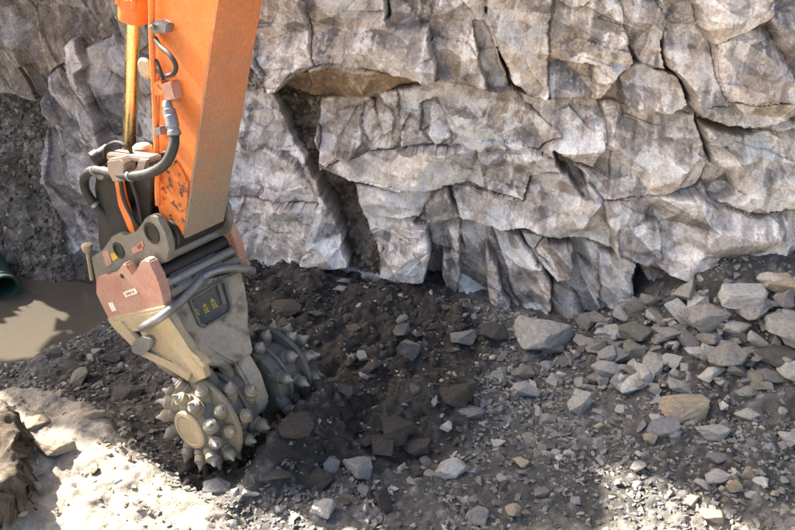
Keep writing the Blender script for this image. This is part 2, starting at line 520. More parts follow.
# every macro block: outline, stand-off towards the trench, tilt per 100 px (x, y), colour
BL = [
    ('dark_left', [(-180, -60), (236, -60), (232, 90), (215, 280), (-180, 290)], -.05, 0, .02, (.135, .115, .092)),
    ('talus_left', [(-180, 92), (-20, 96), (40, 104), (56, 190), (82, 250), (100, 300), (-180, 300)], .05, -.05, .38, (.095, .078, .058)),
    ('nose', [(44, 100), (52, 72), (88, 46), (112, 34), (150, 60), (240, 60), (236, 250), (170, 285), (92, 285), (76, 240), (60, 200), (46, 140)], .13, .02, .08, (.22, .21, .20)),
    ('nose_slab', [(66, 44), (78, 36), (92, 62), (86, 70), (104, 110), (118, 150), (104, 160), (84, 110)], .20, .1, .1, (.30, .28, .265)),
    ('gully', [(226, -60), (270, -60), (250, 30), (266, 66), (280, 86), (250, 95), (218, 88)], .0, 0, .05, (.27, .245, .21)),
    ('left_wall', [(205, 84), (262, 88), (284, 100), (304, 136), (318, 165), (342, 200), (356, 262), (300, 262), (200, 262)], .03, .02, .10, PALE),
    ('left_ledge', [(210, 150), (262, 148), (296, 160), (318, 190), (322, 205), (262, 196), (210, 196)], .08, .02, .03, WHITE),
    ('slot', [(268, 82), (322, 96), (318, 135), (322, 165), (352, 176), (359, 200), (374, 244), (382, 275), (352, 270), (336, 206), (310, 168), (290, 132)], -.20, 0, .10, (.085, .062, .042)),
    ('overhang_block', [(244, -60), (388, -60), (390, 14), (430, 22), (440, 72), (426, 77), (405, 69), (362, 62), (330, 57), (306, 67), (292, 80), (276, 82), (263, 62), (250, 30)], .38, -.03, .04, (.40, .36, .31)),
    ('pale_pillar', [(258, -60), (300, -60), (318, 40), (322, 60), (300, 66), (288, 78), (276, 80), (264, 50)], .42, .05, .05, (.46, .43, .38)),
    ('small_recess', [(388, -60), (446, -60), (440, 20), (428, 24), (392, 22)], .10, 0, .05, (.26, .215, .16)),
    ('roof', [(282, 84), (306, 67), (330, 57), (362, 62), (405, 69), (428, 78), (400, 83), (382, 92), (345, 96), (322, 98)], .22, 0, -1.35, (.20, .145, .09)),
    ('column', [(440, -60), (490, -60), (487, 10), (498, 50), (508, 80), (500, 88), (440, 82), (430, 30)], .20, .04, .03, (.36, .325, .285)),
    ('blue_facet', [(474, 20), (486, 20), (498, 60), (510, 86), (490, 88), (478, 60)], .08, .1, 0, (.25, .245, .25)),
    ('big_tan_slab', [(486, -60), (556, -60), (548, 32), (552, 85), (540, 98), (510, 76), (488, 22)], .27, -.1, .05, (.40, .345, .275)),
    ('tan_face', [(556, -60), (604, -60), (622, 40), (632, 60), (616, 66), (600, 92), (590, 96), (549, 95), (546, 30)], .20, .06, .04, (.37, .325, .265)),
    ('purple_face', [(604, -60), (648, -60), (654, 10), (658, 62), (640, 62), (622, 40)], .24, .12, .03, (.31, .275, .245)),
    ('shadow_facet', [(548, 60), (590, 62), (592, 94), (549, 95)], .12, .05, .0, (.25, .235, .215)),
    ('rounded_chunk', [(618, 64), (640, 60), (658, 64), (674, 74), (678, 96), (664, 106), (640, 103), (618, 96)], .27, .1, .1, (.37, .32, .26)),
    ('right_block', [(651, -60), (980, -60), (980, 106), (795, 106), (770, 111), (745, 116), (725, 115), (700, 106), (684, 100), (676, 75), (660, 60), (655, 15)], .36, .04, .05, (.36, .335, .305)),
    ('right_block_facet', [(700, 32), (755, 16), (772, 60), (785, 84), (760, 90), (712, 90), (706, 60)], .29, .06, .12, (.30, .285, .275)),
    ('right_block_upper', [(660, -60), (760, -60), (752, 14), (712, 30), (700, 34), (690, 20)], .42, .05, .1, (.38, .345, .305)),
    ('right_block_lip', [(680, 94), (730, 91), (790, 86), (980, 84), (980, 106), (795, 106), (745, 116), (725, 115), (700, 108), (684, 102)], .42, 0, -.55, (.32, .275, .20)),
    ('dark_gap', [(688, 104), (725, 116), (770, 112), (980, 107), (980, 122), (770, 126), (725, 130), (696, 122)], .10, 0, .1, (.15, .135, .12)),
    ('recess_back', [(322, 97), (345, 95), (400, 84), (440, 82), (440, 142), (400, 150), (346, 160), (321, 165)], .04, 0, .05, (.36, .315, .255)),
    ('recess_slab', [(372, 92), (382, 92), (397, 108), (394, 124), (384, 128), (380, 112)], .17, .05, 0, (.38, .30, .22)),
    ('recess_slab_b', [(340, 108), (362, 100), (364, 140), (348, 156), (338, 150)], .13, .05, .05, (.40, .335, .26)),
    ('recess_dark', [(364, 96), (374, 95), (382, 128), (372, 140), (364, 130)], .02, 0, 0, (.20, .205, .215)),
    ('mid_blocks', [(400, 84), (440, 80), (500, 88), (512, 84), (540, 98), (560, 130), (540, 150), (478, 150), (440, 146), (402, 146)], .13, .02, .05, (.42, .385, .34)),
    ('mid_dark', [(420, 100), (438, 96), (444, 112), (452, 130), (436, 140), (421, 122)], .06, .1, .1, (.21, .205, .20)),
    ('ledge_lip', [(321, 166), (346, 152), (400, 142), (440, 140), (478, 148), (486, 184), (440, 182), (400, 184), (352, 174)], .22, 0, .02, (.46, .43, .39)),
    ('powder_bulge', [(354, 177), (400, 185), (444, 182), (414, 214), (442, 222), (436, 250), (428, 278), (398, 270), (384, 244), (374, 238), (360, 198)], .10, .02, .03, (.49, .475, .46)),
    ('triangle_facet', [(444, 180), (460, 212), (432, 219), (412, 214)], .22, .05, .05, (.43, .41, .375)),
    ('white_block', [(478, 150), (520, 146), (556, 150), (566, 168), (530, 172), (522, 196), (486, 186)], .19, .02, .03, WHITE),
    ('upper_right_mid', [(512, 86), (548, 95), (600, 97), (604, 140), (590, 165), (556, 150), (540, 148), (560, 130)], .12, .05, .04, (.38, .345, .305)),
    ('crescent', [(552, 142), (566, 150), (582, 172), (588, 196), (578, 190), (564, 172), (556, 160)], -.02, .1, .1, (.20, .165, .125)),
    ('band_block', [(450, 182), (486, 187), (523, 197), (530, 172), (566, 168), (580, 192), (600, 196), (612, 226), (612, 246), (588, 240), (540, 229), (500, 223), (460, 213)], .17, .0, .02, (.45, .415, .37)),
    ('right_white', [(600, 96), (664, 106), (690, 110), (702, 150), (708, 172), (690, 184), (650, 190), (602, 196), (586, 180), (592, 160), (604, 140)], .12, .04, .05, (.44, .415, .38)),
    ('pale_right_block', [(694, 116), (726, 126), (770, 124), (980, 118), (980, 196), (795, 194), (742, 203), (712, 198), (704, 150)], .24, .03, .03, (.47, .445, .40)),
    ('dark_knot', [(704, 158), (724, 162), (726, 186), (706, 196), (700, 178)], .16, .1, 0, (.20, .19, .185)),
    ('lower_right_band', [(602, 198), (650, 190), (692, 184), (712, 200), (742, 205), (795, 196), (980, 198), (980, 272), (795, 264), (742, 276), (714, 280), (690, 272), (655, 262), (640, 258), (612, 246)], .22, 0, .04, (.32, .31, .30)),
    ('dark_facet', [(612, 216), (640, 214), (656, 218), (660, 250), (640, 257), (616, 246)], .26, .08, .06, (.19, .185, .185)),
    ('under_lip', [(690, 262), (742, 260), (740, 276), (714, 281), (690, 273)], .22, 0, -.6, (.37, .32, .25)),
    ('undercut', [(430, 218), (460, 214), (500, 224), (540, 230), (612, 246), (650, 262), (690, 273), (742, 277), (980, 268), (980, 352), (430, 352), (424, 280), (436, 250)], -.10, .05, .06, (.25, .24, .23)),
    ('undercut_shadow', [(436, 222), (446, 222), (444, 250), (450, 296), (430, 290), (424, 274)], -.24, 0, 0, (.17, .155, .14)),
    ('slab_a', [(441, 248), (459, 244), (461, 274), (456, 300), (446, 296), (441, 270)], .03, .1, .02, (.40, .39, .37)),
    ('slab_b', [(428, 222), (452, 214), (460, 220), (458, 246), (446, 250), (430, 240)], .08, .05, .05, (.39, .37, .34)),
    ('slab_c', [(486, 246), (496, 262), (508, 300), (514, 330), (500, 328), (490, 296)], .02, .2, 0, (.34, .325, .305)),
    ('slab_d', [(490, 228), (520, 236), (548, 276), (556, 312), (530, 328), (516, 300), (504, 262)], .0, .12, .05, (.33, .31, .285)),
    ('slab_e', [(520, 230), (550, 236), (560, 262), (556, 280), (536, 262)], .08, .1, .05, (.40, .38, .35)),
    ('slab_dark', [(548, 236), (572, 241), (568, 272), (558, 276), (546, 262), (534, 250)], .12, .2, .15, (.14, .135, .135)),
    ('slab_round', [(552, 282), (574, 290), (586, 314), (560, 330), (550, 318)], .02, 0, .1, (.22, .205, .185)),
    ('pale_column', [(598, 249), (633, 258), (632, 290), (631, 335), (606, 335), (597, 300)], .06, .05, .08, (.43, .41, .375)),
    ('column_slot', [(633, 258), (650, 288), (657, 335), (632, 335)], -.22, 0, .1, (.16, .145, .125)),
    ('pale_column_b', [(651, 266), (668, 270), (676, 300), (660, 316), (652, 290)], .02, .05, .08, (.40, .38, .35)),
]
qx = PX + 2.6 * tri(PX / 23, PY / 19, 91) + .8 * tri(PX / 6, PY / 6, 92)
qy = PY + 2.2 * tri(PX / 25, PY / 19, 131) + .8 * tri(PX / 6, PY / 6, 132)
disp = np.zeros(PX.shape)
tint = np.tile(np.array((.33, .31, .28)), PX.shape + (1,))
bid = np.full(PX.shape, -1)
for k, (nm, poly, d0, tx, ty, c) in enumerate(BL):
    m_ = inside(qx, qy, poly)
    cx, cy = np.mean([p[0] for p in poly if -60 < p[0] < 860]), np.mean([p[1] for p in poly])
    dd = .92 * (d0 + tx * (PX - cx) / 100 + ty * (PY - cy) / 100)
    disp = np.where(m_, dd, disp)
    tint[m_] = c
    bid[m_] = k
# joints between blocks are open cracks of uneven depth
edge = np.zeros(PX.shape)
for ax, sh in ((0, 1), (0, -1), (1, 1), (1, -1)):
    edge = np.maximum(edge, (np.roll(bid, sh, ax) != bid).astype(float))
edge[0, :] = edge[-1, :] = edge[:, 0] = edge[:, -1] = 0
disp = blur(disp, 1)
edge = np.clip(blur(edge, 1) * 1.5, 0, 1)
disp -= edge * .034 * smooth01(.40 + 1.3 * fbm(PX / 30, PY / 30, 2, 8))
# mid and fine breakage, bedding dips gently to the right, steeper at the far left
wpx = PX + 8 * tri(PX / 75, PY / 62, 5) + .8 * tri(PX / 17, PY / 17, 7)
wpy = PY + 8 * tri(PX / 62, PY / 75, 6) + .8 * tri(PX / 17, PY / 17, 9)


# every block broke its own way
wpx = wpx + 400 * hsh(bid.astype(float), bid * 0.0, 501)
wpy = wpy + 400 * hsh(bid.astype(float), bid * 0.0, 502)


def turned(ang, sx, sy):
    c, s = math.cos(ang), math.sin(ang)
    return (wpx * c + wpy * s) / sx, (-wpx * s + wpy * c) / sy


left = smooth01((250 - PX) / 40)
low = smooth01((PY - 215) / 20) * smooth01((PX - 425) / 20) * smooth01((640 - PX) / 40)
st = np.maximum(left, low)
calm = smooth01(.5 + 1.5 * fbm(PX / 60, PY / 60, 2, 77))        # some faces are broken, some are smooth
isearth = np.isin(bid, [1, 7, 4])
amp = np.where(isearth, .5, 1.0)


def both(fn, p, q):
    a, b = fn(*turned(*p)), fn(*turned(*q))
    if isinstance(a, tuple):
        return tuple(x * (1 - st) + y * st for x, y in zip(a, b))
    return a * (1 - st) + b * st


big = both(lambda x, y: tri(x, y, 21), (.25, 62, 44), (.95, 80, 26))
mid = both(lambda x, y: tri(x, y, 22), (-.2, 27, 21), (1.0, 44, 13))
sml = both(lambda x, y: tri(x, y, 23), (.5, 11, 9), (.95, 18, 6))
A1, E1, R1 = both(lambda x, y: facets(x, y, 24, .35), (.12, 58, 36), (.95, 74, 19))
B1, F1, S1 = both(lambda x, y: facets(x, y, 31, .5), (.1, 24, 15), (1.0, 34, 9))
t1_ = hsh(np.floor(turned(.4, 7.5, 5.5)[0]), np.floor(turned(.4, 7.5, 5.5)[1]), 41) * .5 + .25
frac = smooth01((fbm(PX / 45, PY / 45, 3, 83) + .05) * 3)             # where the joints have opened
lw = smooth01((330 - PX) / 30)                                          # the left part is shattered finer
calm, frac = np.maximum(calm, .9 * lw), np.maximum(frac, .9 * lw)
disp += amp * (.17 * big + .052 * mid + .017 * sml * (.2 + .8 * calm))
disp += amp * (.085 * A1 * (.35 + .65 * frac) * (1 - .4 * low) + .032 * B1 * calm * frac)
disp -= .008 * smooth01((.022 - E1) / .022) * frac + .004 * smooth01((.05 - F1) / .05) * calm * frac
disp += .006 * fbm(PX / 5, PY / 5, 4, 51, .6) * (.4 + .6 * calm) + .03 * fbm(PX / 90, PY / 60, 2, 52)
pb = voro(PX / 6.5, PY / 5.5, 61)
disp += np.where(isearth, .03 * np.clip(.5 - pb[2], 0, 1) * (pb[4][0] > .6), 0)
# colour: facets differ, calcite bloom, rust stains, dirt in the open joints
tint = blur(tint[..., 0], 1)[..., None] * 0 + np.stack([blur(tint[..., i], 1) for i in range(3)], -1)
hb = both(lambda x, y: tri_id(x, y, 221), (.25, 62, 44), (.95, 80, 26))
hm = both(lambda x, y: tri_id(x, y, 222), (-.2, 27, 21), (1.0, 44, 13))
hs = both(lambda x, y: tri_id(x, y, 223), (.5, 11, 9), (.95, 18, 6))
wn1 = fbm(PX / 34 + 9, PY / 28, 6, 201, .66)
wn2 = fbm(PX / 30, PY / 30, 6, 202, .66)
wn3 = fbm(PX / 7, PY / 7, 5, 203, .66)
fine = fbm(PX / 2.4, PY / 2.4, 2, 205, .7)
keep = np.where(isearth | (bid == 11), .12, np.where(bid == 0, .45, 1.0))
hgt = smooth01((PY - 85) / 50)
steep = smooth01((np.hypot(*np.gradient(disp)) - .012) / .03)
tint = np.where(np.isin(bid, [0, 1, 2, 3, 4, 7, 11])[..., None], tint, tint * .62 + .38 * np.array((.43, .41, .40)))
tint *= (1 + .36 * (R1 - .5) + .34 * (hm - .5) + .18 * (hs - .5) * calm + .46 * (hb - .5) + .13 * wn3 + .20 * fine)[..., None]
sharp = lambda v, k=7: np.clip(v * k, 0, 1)
tint = mix(tint, (.37, .27, .17), keep * sharp(fbm(PX / 46, PY / 26, 6, 204, .66) + .5 * (hb - .5) - .12, 5) * (.42 - .26 * hgt))
tint = mix(tint, (.62, .61, .60), keep * sharp(.6 * wn1 + .16 * wn3 + .5 * (hm - .5) + .9 * (hb - .5) - .04 - .08 * (1 - hgt)) * (.50 + .40 * hgt) * (1 - .5 * left))
tint = mix(tint, (.145, .145, .155), keep * sharp(.6 * wn2 + .16 * wn3 + .7 * (.42 - hm) + .6 * (.42 - hb) - .27) * .70)
tint = mix(tint, (.15, .125, .10), keep * sharp(.14 - hs, 30) * calm * .5)
vs1 = fbm(PX / 4.5 + .22 * PY / 4.5, PY / 34, 4, 210, .62)
vs2 = fbm(PX / 7 + .2 * PY / 7, PY / 44, 5, 211, .62)
flat_ = (1 - steep) * (1 - .6 * st)
tint *= (1 + .22 * vs1 * flat_)[..., None]
tint = mix(tint, (.66, .65, .635), keep * flat_ * sharp(vs2 + .5 * wn1 + .2 * fine - .22, 5) * .6)
tint = mix(tint, (.12, .115, .115), keep * flat_ * sharp(-vs2 + .5 * wn2 - .26, 5) * .55)
tint = mix(tint, (.10, .085, .07), keep * .4 * np.clip(edge * 1.1 + smooth01((.03 - E1) / .03) * frac * .6, 0, 1))
tint = mix(tint, (.30, .28, .25), np.where(isearth, np.clip(.5 - pb[2], 0, 1) * 1.2 * (pb[4][1] > .6), 0))
tint *= np.where(isearth, 1.0, 1.36)[..., None] * np.where(isearth[..., None], 1.0, np.array((1.01, .975, .965)))
tint = np.clip(tint, .03, .74)

WN = np.array((-.08, -.997, 0.0))
V = np.stack([WXX + WN[0] * disp, WYY + WN[1] * disp, WZZ + .25 * disp * 0], -1)
ny, nx = PX.shape
idx = np.arange(ny * nx).reshape(ny, nx)
Q = np.stack([idx[:-1, :-1], idx[1:, :-1], idx[1:, 1:], idx[:-1, 1:]], -1).reshape(-1, 4)
qb = bid[:-1, :-1].ravel()
Vf, Tf = V.reshape(-1, 3), tint.reshape(-1, 3)


def submesh(name, sel, mat, parent=None):
    q = Q[sel]
    u, invq = np.unique(q, return_inverse=True)
    return np_mesh(name, Vf[u], invq.reshape(-1, 4), mat, Tf[u], False, parent)


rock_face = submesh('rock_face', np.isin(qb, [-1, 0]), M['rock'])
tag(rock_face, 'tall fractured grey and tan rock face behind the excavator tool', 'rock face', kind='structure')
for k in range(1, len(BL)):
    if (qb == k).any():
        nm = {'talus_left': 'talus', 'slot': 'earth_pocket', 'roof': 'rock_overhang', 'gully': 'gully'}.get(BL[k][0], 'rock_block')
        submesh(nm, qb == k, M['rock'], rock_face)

# the rest of the face: above the picture and round to both sides, up to the crest
cxs = np.concatenate([np.arange(-16, -9.5, .5), np.arange(-9.5, -7.2, .07), np.arange(-7.2, -3.5, .15), np.arange(-3.5, 5, .3), np.arange(5, 14.1, .6)])
CREST_X = [-16, -10, -9.4, -9.05, -8.75, -8.4, -8.0, -7.6, -7.25, -6.95, -6.7, -6.35, -6.0, -5.4, -2, 2, 6, 14]
CREST_Z = [5.0, 5.6, 6.6, 7.8, 8.8, 9.0, 9.6, 9.5, 8.95, 8.65, 8.5, 8.4, 8.9, 10.2, 10.4, 10, 9, 8]
rows = np.concatenate([np.linspace(0, 1, 110), ])
CX, RR = np.meshgrid(cxs, rows)
crest = np.interp(CX, CREST_X, CREST_Z) + .05 * fbm(CX * 1.6, CX * 0 + 3, 3, 300)
CZ = -.6 + RR * (crest + .6)
ztop = np.interp(CX, [-5, -3, 0, 3, 5], [3.3, 3.3, 3.25, 3.2, 3.2])
inview = smooth01((CX + 5.2) / .5) * smooth01((5.0 - CX) / .5)
back = .75 * inview * smooth01((ztop + .45 - CZ) / .5)
fac1 = facets(CX * 1.3 + .2 * CZ, CZ * 1.5, 310, 1.0)[0] * .35 + fbm(CX * 2, CZ * 2, 4, 311) * .16
CYY = wall_y(CX) + LEAN * CZ + back - fac1 * (1 - .7 * inview * smooth01((ztop + .2 - CZ) / .3)) - .1
BV = [np.stack([CX, CYY, CZ], -1)]
for dy, dz in ((.8, .1), (3, .3), (9, .6), (40, .5)):
    r_ = BV[0][-1:].copy()
    r_[..., 1] += dy
    r_[..., 2] += dz + .1 * fbm(r_[..., 0], r_[..., 1], 3, 320)
    BV.append(r_)
BV = np.concatenate(BV, 0)
ny2, nx2 = BV.shape[:2]
id2 = np.arange(ny2 * nx2).reshape(ny2, nx2)
Q2 = np.stack([id2[:-1, :-1], id2[1:, :-1], id2[1:, 1:], id2[:-1, 1:]], -1).reshape(-1, 4)
qc2 = BV.reshape(-1, 3)[Q2].mean(1)
SUN_OPENING = []                                             # opening added in the unseen upper face to let sun onto the pond
for px, py in ((-30, 330), (2, 322), (25, 304), (66, 314), (62, 336), (32, 362), (-30, 364)):
    gx0, gy0 = gp(px, py, -.20)
    p_ = [gx0, gy0, -.20]
    while p_[1] < float(wall_y(p_[0])) + LEAN * p_[2] - .1:
        p_ = [p_[0] + SUN_TO[0] * .02, p_[1] + SUN_TO[1] * .02, p_[2] + .02 * math.tan(SUN_EL)]
    SUN_OPENING.append((p_[0], p_[2]))
behind = qc2[:, 1] > wall_y(qc2[:, 0]) + LEAN * qc2[:, 2] + .9
Q2 = Q2[~(inside(qc2[:, 0], qc2[:, 2], SUN_OPENING) & ~behind) & ~(behind & (qc2[:, 0] < -6.0) & (qc2[:, 2] > 4.5))]  # cuts the added opening and drops the plateau that would block its sun
t2 = np.array((.32, .295, .26)) * (1 + .4 * fbm(BV[..., 0] * .8, BV[..., 2] * .8, 4, 330))[..., None]
up = np_mesh('upper_face', BV.reshape(-1, 3), Q2[:, ::-1], M['far_rock'], t2.reshape(-1, 3), False, rock_face)

# ================================================================== GROUND
# axes of the cutter (drum axle along TA) are needed for the pit it digs
YAW, ROLL = math.radians(56), math.radians(33)
TC = Vector((-1.13, 4.48, .37))
TA = Vector((math.cos(YAW), math.sin(YAW), 0))
TN = Vector((math.sin(YAW), -math.cos(YAW), 0))
TZ = Vector((0, 0, 1))
TF = TN * math.cos(ROLL) + TZ * math.sin(ROLL)
TU = TZ * math.cos(ROLL) - TN * math.sin(ROLL)


def grow(a, b, far, step):
    mid = np.arange(a, b, step)
    l, r, s = [a], [mid[-1]], step
    while l[-1] > -far or r[-1] < far:
        s *= 1.28
        l.append(l[-1] - s)
        r.append(r[-1] + s)
    return np.concatenate([np.array(l[:0:-1]), mid, np.array(r[1:])])


xs = grow(-4.6, 4.3, 70, .0155)
ys = grow(2.75, 7.7, 70, .0155)
X, Y = np.meshgrid(xs, ys)
FINE = (X > -4.8) & (X < 4.5) & (Y > 2.5) & (Y < 8)


def gauss(cx, cy, sx, sy, ang=0.0):
    c, s = math.cos(ang), math.sin(ang)
    dx, dy = X - cx, Y - cy
    return np.exp(-((dx * c + dy * s) / sx) ** 2 - ((-dx * s + dy * c) / sy) ** 2)


def gpoly(pts, z):
    return [gp(px, py, z) for px, py in pts]


def soft(poly, r):
    """mask of an outline with an uneven edge about r wide"""
    wx = X + .10 * fbm(X * 3, Y * 3, 3, 400)
    wy = Y + .10 * fbm(X * 3, Y * 3, 3, 401)
    m = inside(wx, wy, poly).astype(float)
    return blur(m, max(1, int((r / .0155) ** 2 / 2.6)))


dw = wall_y(X) + LEAN * .3 - Y
WATER_Z = -.20
pond = soft(gpoly([(-160, 268), (30, 276), (70, 276), (112, 284), (112, 312), (96, 326), (78, 338), (52, 352), (30, 362), (10, 366), (-160, 372)], WATER_Z), .16)
bank = soft(gpoly([(-220, 372), (0, 372), (60, 384), (112, 404), (152, 448), (206, 488), (270, 540), (330, 640), (-220, 640)], .22), .20)
mound = soft(gpoly([(-220, 392), (-40, 392), (10, 398), (22, 416), (26, 455), (24, 482), (8, 494), (-40, 500), (-220, 500)], .45), .045)
Hh = .02 * X
Hh += .08 * np.clip(X - .1, 0, 4) * smooth01((Y - 2.5) / 2.5) + .17 * np.clip(X - 1.5, 0, 3) * smooth01((Y - 3.3) / 1.2)
Hh += (.22 - .10 * smooth01((X - .4) / .8) + .52 * smooth01((X - 1.7) / 1.1)) * np.exp(-np.clip(dw, 0, 9) ** 2 / (.75 ** 2)) * smooth01((X + 2.9) / 1.2)
Hh += .30 * np.exp(-np.clip(dw, 0, 9) ** 2 / .55 ** 2) * (1 - smooth01((X + 2.9) / 1.2))
Hh += .20 * gauss(-1.1, 6.0, .75, .8) + .10 * gauss(-.4, 5.4, .6, .5)
Hh -= .10 * smooth01((-1.6 - X) / .8) * smooth01((Y - 4.6) / .5)
Hh = np.maximum(Hh, -.13) * (1 - pond) - .36 * pond
Hh = Hh + bank * .24
Hh = Hh + mound * (.28 + .05 * fbm(X * 5, Y * 5, 3, 420) + .05 * tri(X * 6, Y * 6, 421) + .02 * tri(X * 15, Y * 15, 422))
Hh -= .14 * gauss(TC.x, TC.y, .72, .34, YAW)                                  # pit under the drums
rc = TC + TN * .47 + TA * .30
Hh += .36 * gauss(rc.x, rc.y, .45, .16, YAW)
rc = TC + TN * .46 - TA * .28
Hh += .19 * gauss(rc.x, rc.y, .35, .16, YAW)                                   # spoil thrown up before them
p1, p2, p3 = gp(430, 392, .2), gp(335, 432, .15), gp(452, 350, .2)
Hh += .32 * gauss(*p1, .34, .26, .5) + .10 * gauss(*p2, .5, .3, .2) + .06 * gauss(*p3, .5, .3)
Hh += np.where(FINE, .05 * fbm(X * 1.7, Y * 1.7, 4, 430) + .030 * fbm(X * 6, Y * 6, 4, 431), .04 * fbm(X * .6, Y * .6, 3, 432))
fresh = soft(gpoly([(232, 262), (330, 262), (400, 280), (470, 318), (500, 345), (476, 392), (474, 440), (400, 458), (330, 462), (200, 470), (150, 452), (236, 400), (236, 330)], .15), .22)
Hh += FINE * fresh * (.10 * fbm(X * 3.4, Y * 3.4, 3, 433) + .06 * tri(X * 7, Y * 7, 434) + .025 * tri(X * 18, Y * 18, 437))
Hh += FINE * smooth01((X - .8) / 1.2) * (1 - bank) * (.06 * fbm(X * 2.6, Y * 2.6, 3, 435) + .025 * tri(X * 8, Y * 8, 436))
MACRO = Hh.copy()
# clods and grit
wet = smooth01((pond - .10) * 3)
v1 = voro(X / .085 + .3 * fbm(X * 9, Y * 9, 2, 440), Y / .075, 441)
v2 = voro(X / .038, Y / .034, 442)
gr1 = np.clip(.62 - v1[2], 0, 1) * (v1[4][0] > .5) * v1[4][1]
gr2 = np.clip(.6 - v2[2], 0, 1) * (v2[4][0] > .35) * v2[4][1]
rough = (1 - wet) * FINE
Hh += rough * bank * (.035 * tri(X * 5, Y * 5, 444) + .012 * tri(X * 15, Y * 13, 445) + .008 * tri(X * 38, Y * 38, 446))
Hh += rough * (1 - .75 * bank) * (.055 * gr1 + .026 * gr2 + .012 * fbm(X * 26, Y * 26, 4, 443, .65))

# colour zones
leftd = soft(gpoly([(84, 330), (130, 322), (240, 350), (236, 400), (156, 446), (116, 402), (60, 382), (20, 372), (40, 356)], .05), .14)
dry_sunlit = np.clip(bank + smooth01((3.62 - Y) / .35) * smooth01((X - .2) / 1.0) + smooth01((3.2 - Y) / .4), 0, 1)  # tan soil, paled further where the sun falls so it looks sunlit
gtint = np.tile(np.array((.135, .128, .118)), X.shape + (1,))
gtint = mix(gtint, (.070, .066, .060), np.clip(.5 + 1.2 * fbm(X * 2.2, Y * 2.2, 4, 450), 0, 1) * .85)
gtint = mix(gtint, (.36, .32, .265), dry_sunlit * .9)  # paler sunlit ground, which also sends more bounce onto the rock face
gtint = mix(gtint, (.050, .044, .039), np.clip(fresh * 1.2 + .4 * fbm(X * 3, Y * 3, 4, 451) * fresh, 0, 1) * .95)
gtint = mix(gtint, (.065, .058, .050), np.clip(leftd, 0, 1) * .9)
gtint = mix(gtint, (.085, .066, .048), smooth01(mound * 4) * .95)
gtint = mix(gtint, (.09, .075, .058), wet)
gtint = mix(gtint, (.30, .29, .28), rough * np.clip(gr1 * 1.5 * (v1[4][2] > .55) + gr2 * 1.8 * (v2[4][2] > .6), 0, 1) * (.8 - .45 * np.clip(fresh + mound, 0, 1)))
gtint *= (1 + .25 * fbm(X * 8, Y * 8, 4, 452))[..., None]
gtint = np.clip(gtint * (.86 + .14 * dry_sunlit)[..., None], .02, .5)
gy_, gx_ = X.shape
gi = np.arange(gy_ * gx_).reshape(gy_, gx_)
Q3 = np.stack([gi[:-1, :-1], gi[:-1, 1:], gi[1:, 1:], gi[1:, :-1]], -1).reshape(-1, 4)
stp = np.clip(np.hypot(*np.gradient(MACRO)) / .0155 - .5, 0, 2) * FINE
GX = X + stp * .025 * tri(X * 9, Y * 9 + Hh * 22, 460)
GY = Y + stp * .025 * tri(X * 9 + 40, Y * 9 - Hh * 22, 461)
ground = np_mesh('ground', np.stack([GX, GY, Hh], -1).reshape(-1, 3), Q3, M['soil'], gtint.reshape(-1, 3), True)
tag(ground, 'dug trench floor of dark soil and grey gravel', 'ground', kind='structure')


def look(F, x, y):
    x, y = np.asarray(x, float), np.asarray(y, float)
    i = np.clip(np.searchsorted(xs, x) - 1, 0, len(xs) - 2)
    j = np.clip(np.searchsorted(ys, y) - 1, 0, len(ys) - 2)
    return F[j, i]


# muddy pond
wv = [gp(px, py, WATER_Z) for px, py in ((-190, 262), (30, 266), (150, 268), (150, 330), (70, 380), (-190, 390))]
water = part('pond_water', M['water'], None, lambda bm: bm.faces.new([bm.verts.new((x, y, WATER_Z)) for x, y in wv]))
tag(water, 'shallow brown muddy water pooled beside the rock face', 'water', kind='structure')

# ================================================================== STONES
def hull_stone(seed, flat=.6, npts=13, bev=.0, sub=0, long=1.0, chip=0):
    """angular broken stone, unit size about 1, optional chamfered edges and surface relief"""
    r = random.Random(seed)
    bm = bmesh.new()
    for _ in range(npts):
        v = Vector((r.gauss(0, 1), r.gauss(0, 1), r.gauss(0, 1))).normalized()
        k = max(abs(v.x), abs(v.y), abs(v.z)) ** .6
        v = v / k * r.uniform(.82, 1.0) * .5
        bm.verts.new((v.x * long, v.y, v.z * flat))
    res = bmesh.ops.convex_hull(bm, input=bm.verts)
    junk = [g for g in res['geom_interior'] + res['geom_unused'] if isinstance(g, bmesh.types.BMVert)]
    if junk:
        bmesh.ops.delete(bm, geom=list(set(junk)), context='VERTS')
    bmesh.ops.dissolve_limit(bm, angle_limit=math.radians(12), verts=bm.verts, edges=bm.edges)
    if bev:
        bmesh.ops.bevel(bm, geom=list(bm.edges), offset=bev, segments=1, affect='EDGES', clamp_overlap=True)
    if sub:
        bmesh.ops.triangulate(bm, faces=bm.faces)
        for _ in range(sub):
            long_e = [e for e in bm.edges if e.calc_length() > .12]
            if not long_e:
                break
            bmesh.ops.subdivide_edges(bm, edges=long_e, cuts=1, use_grid_fill=False)
            bmesh.ops.triangulate(bm, faces=bm.faces)
        bm.normal_update()
        pos = np.array([v.co[:] for v in bm.verts])
        nz = fbm(pos[:, 0] * 4 + seed, pos[:, 1] * 4 + pos[:, 2] * 3.1, 4, seed) * .035
        nz += (facets(pos[:, 0] * 3.2 + pos[:, 2], pos[:, 1] * 3.2 - pos[:, 2] * 1.3, seed + 5, .5)[0]) * .03
        for v, d in zip(bm.verts, nz):
            v.co += v.normal * float(d)
    bmesh.ops.recalc_face_normals(bm, faces=bm.faces)
    return bm


def stone_mesh(name, seed, **kw):
    bm = hull_stone(seed, **kw)
    me = bpy.data.meshes.new(name)
    bmesh.ops.triangulate(bm, faces=bm.faces)
    bm.to_mesh(me)
    bm.free()
    me.materials.append(M['stone'])
    return me


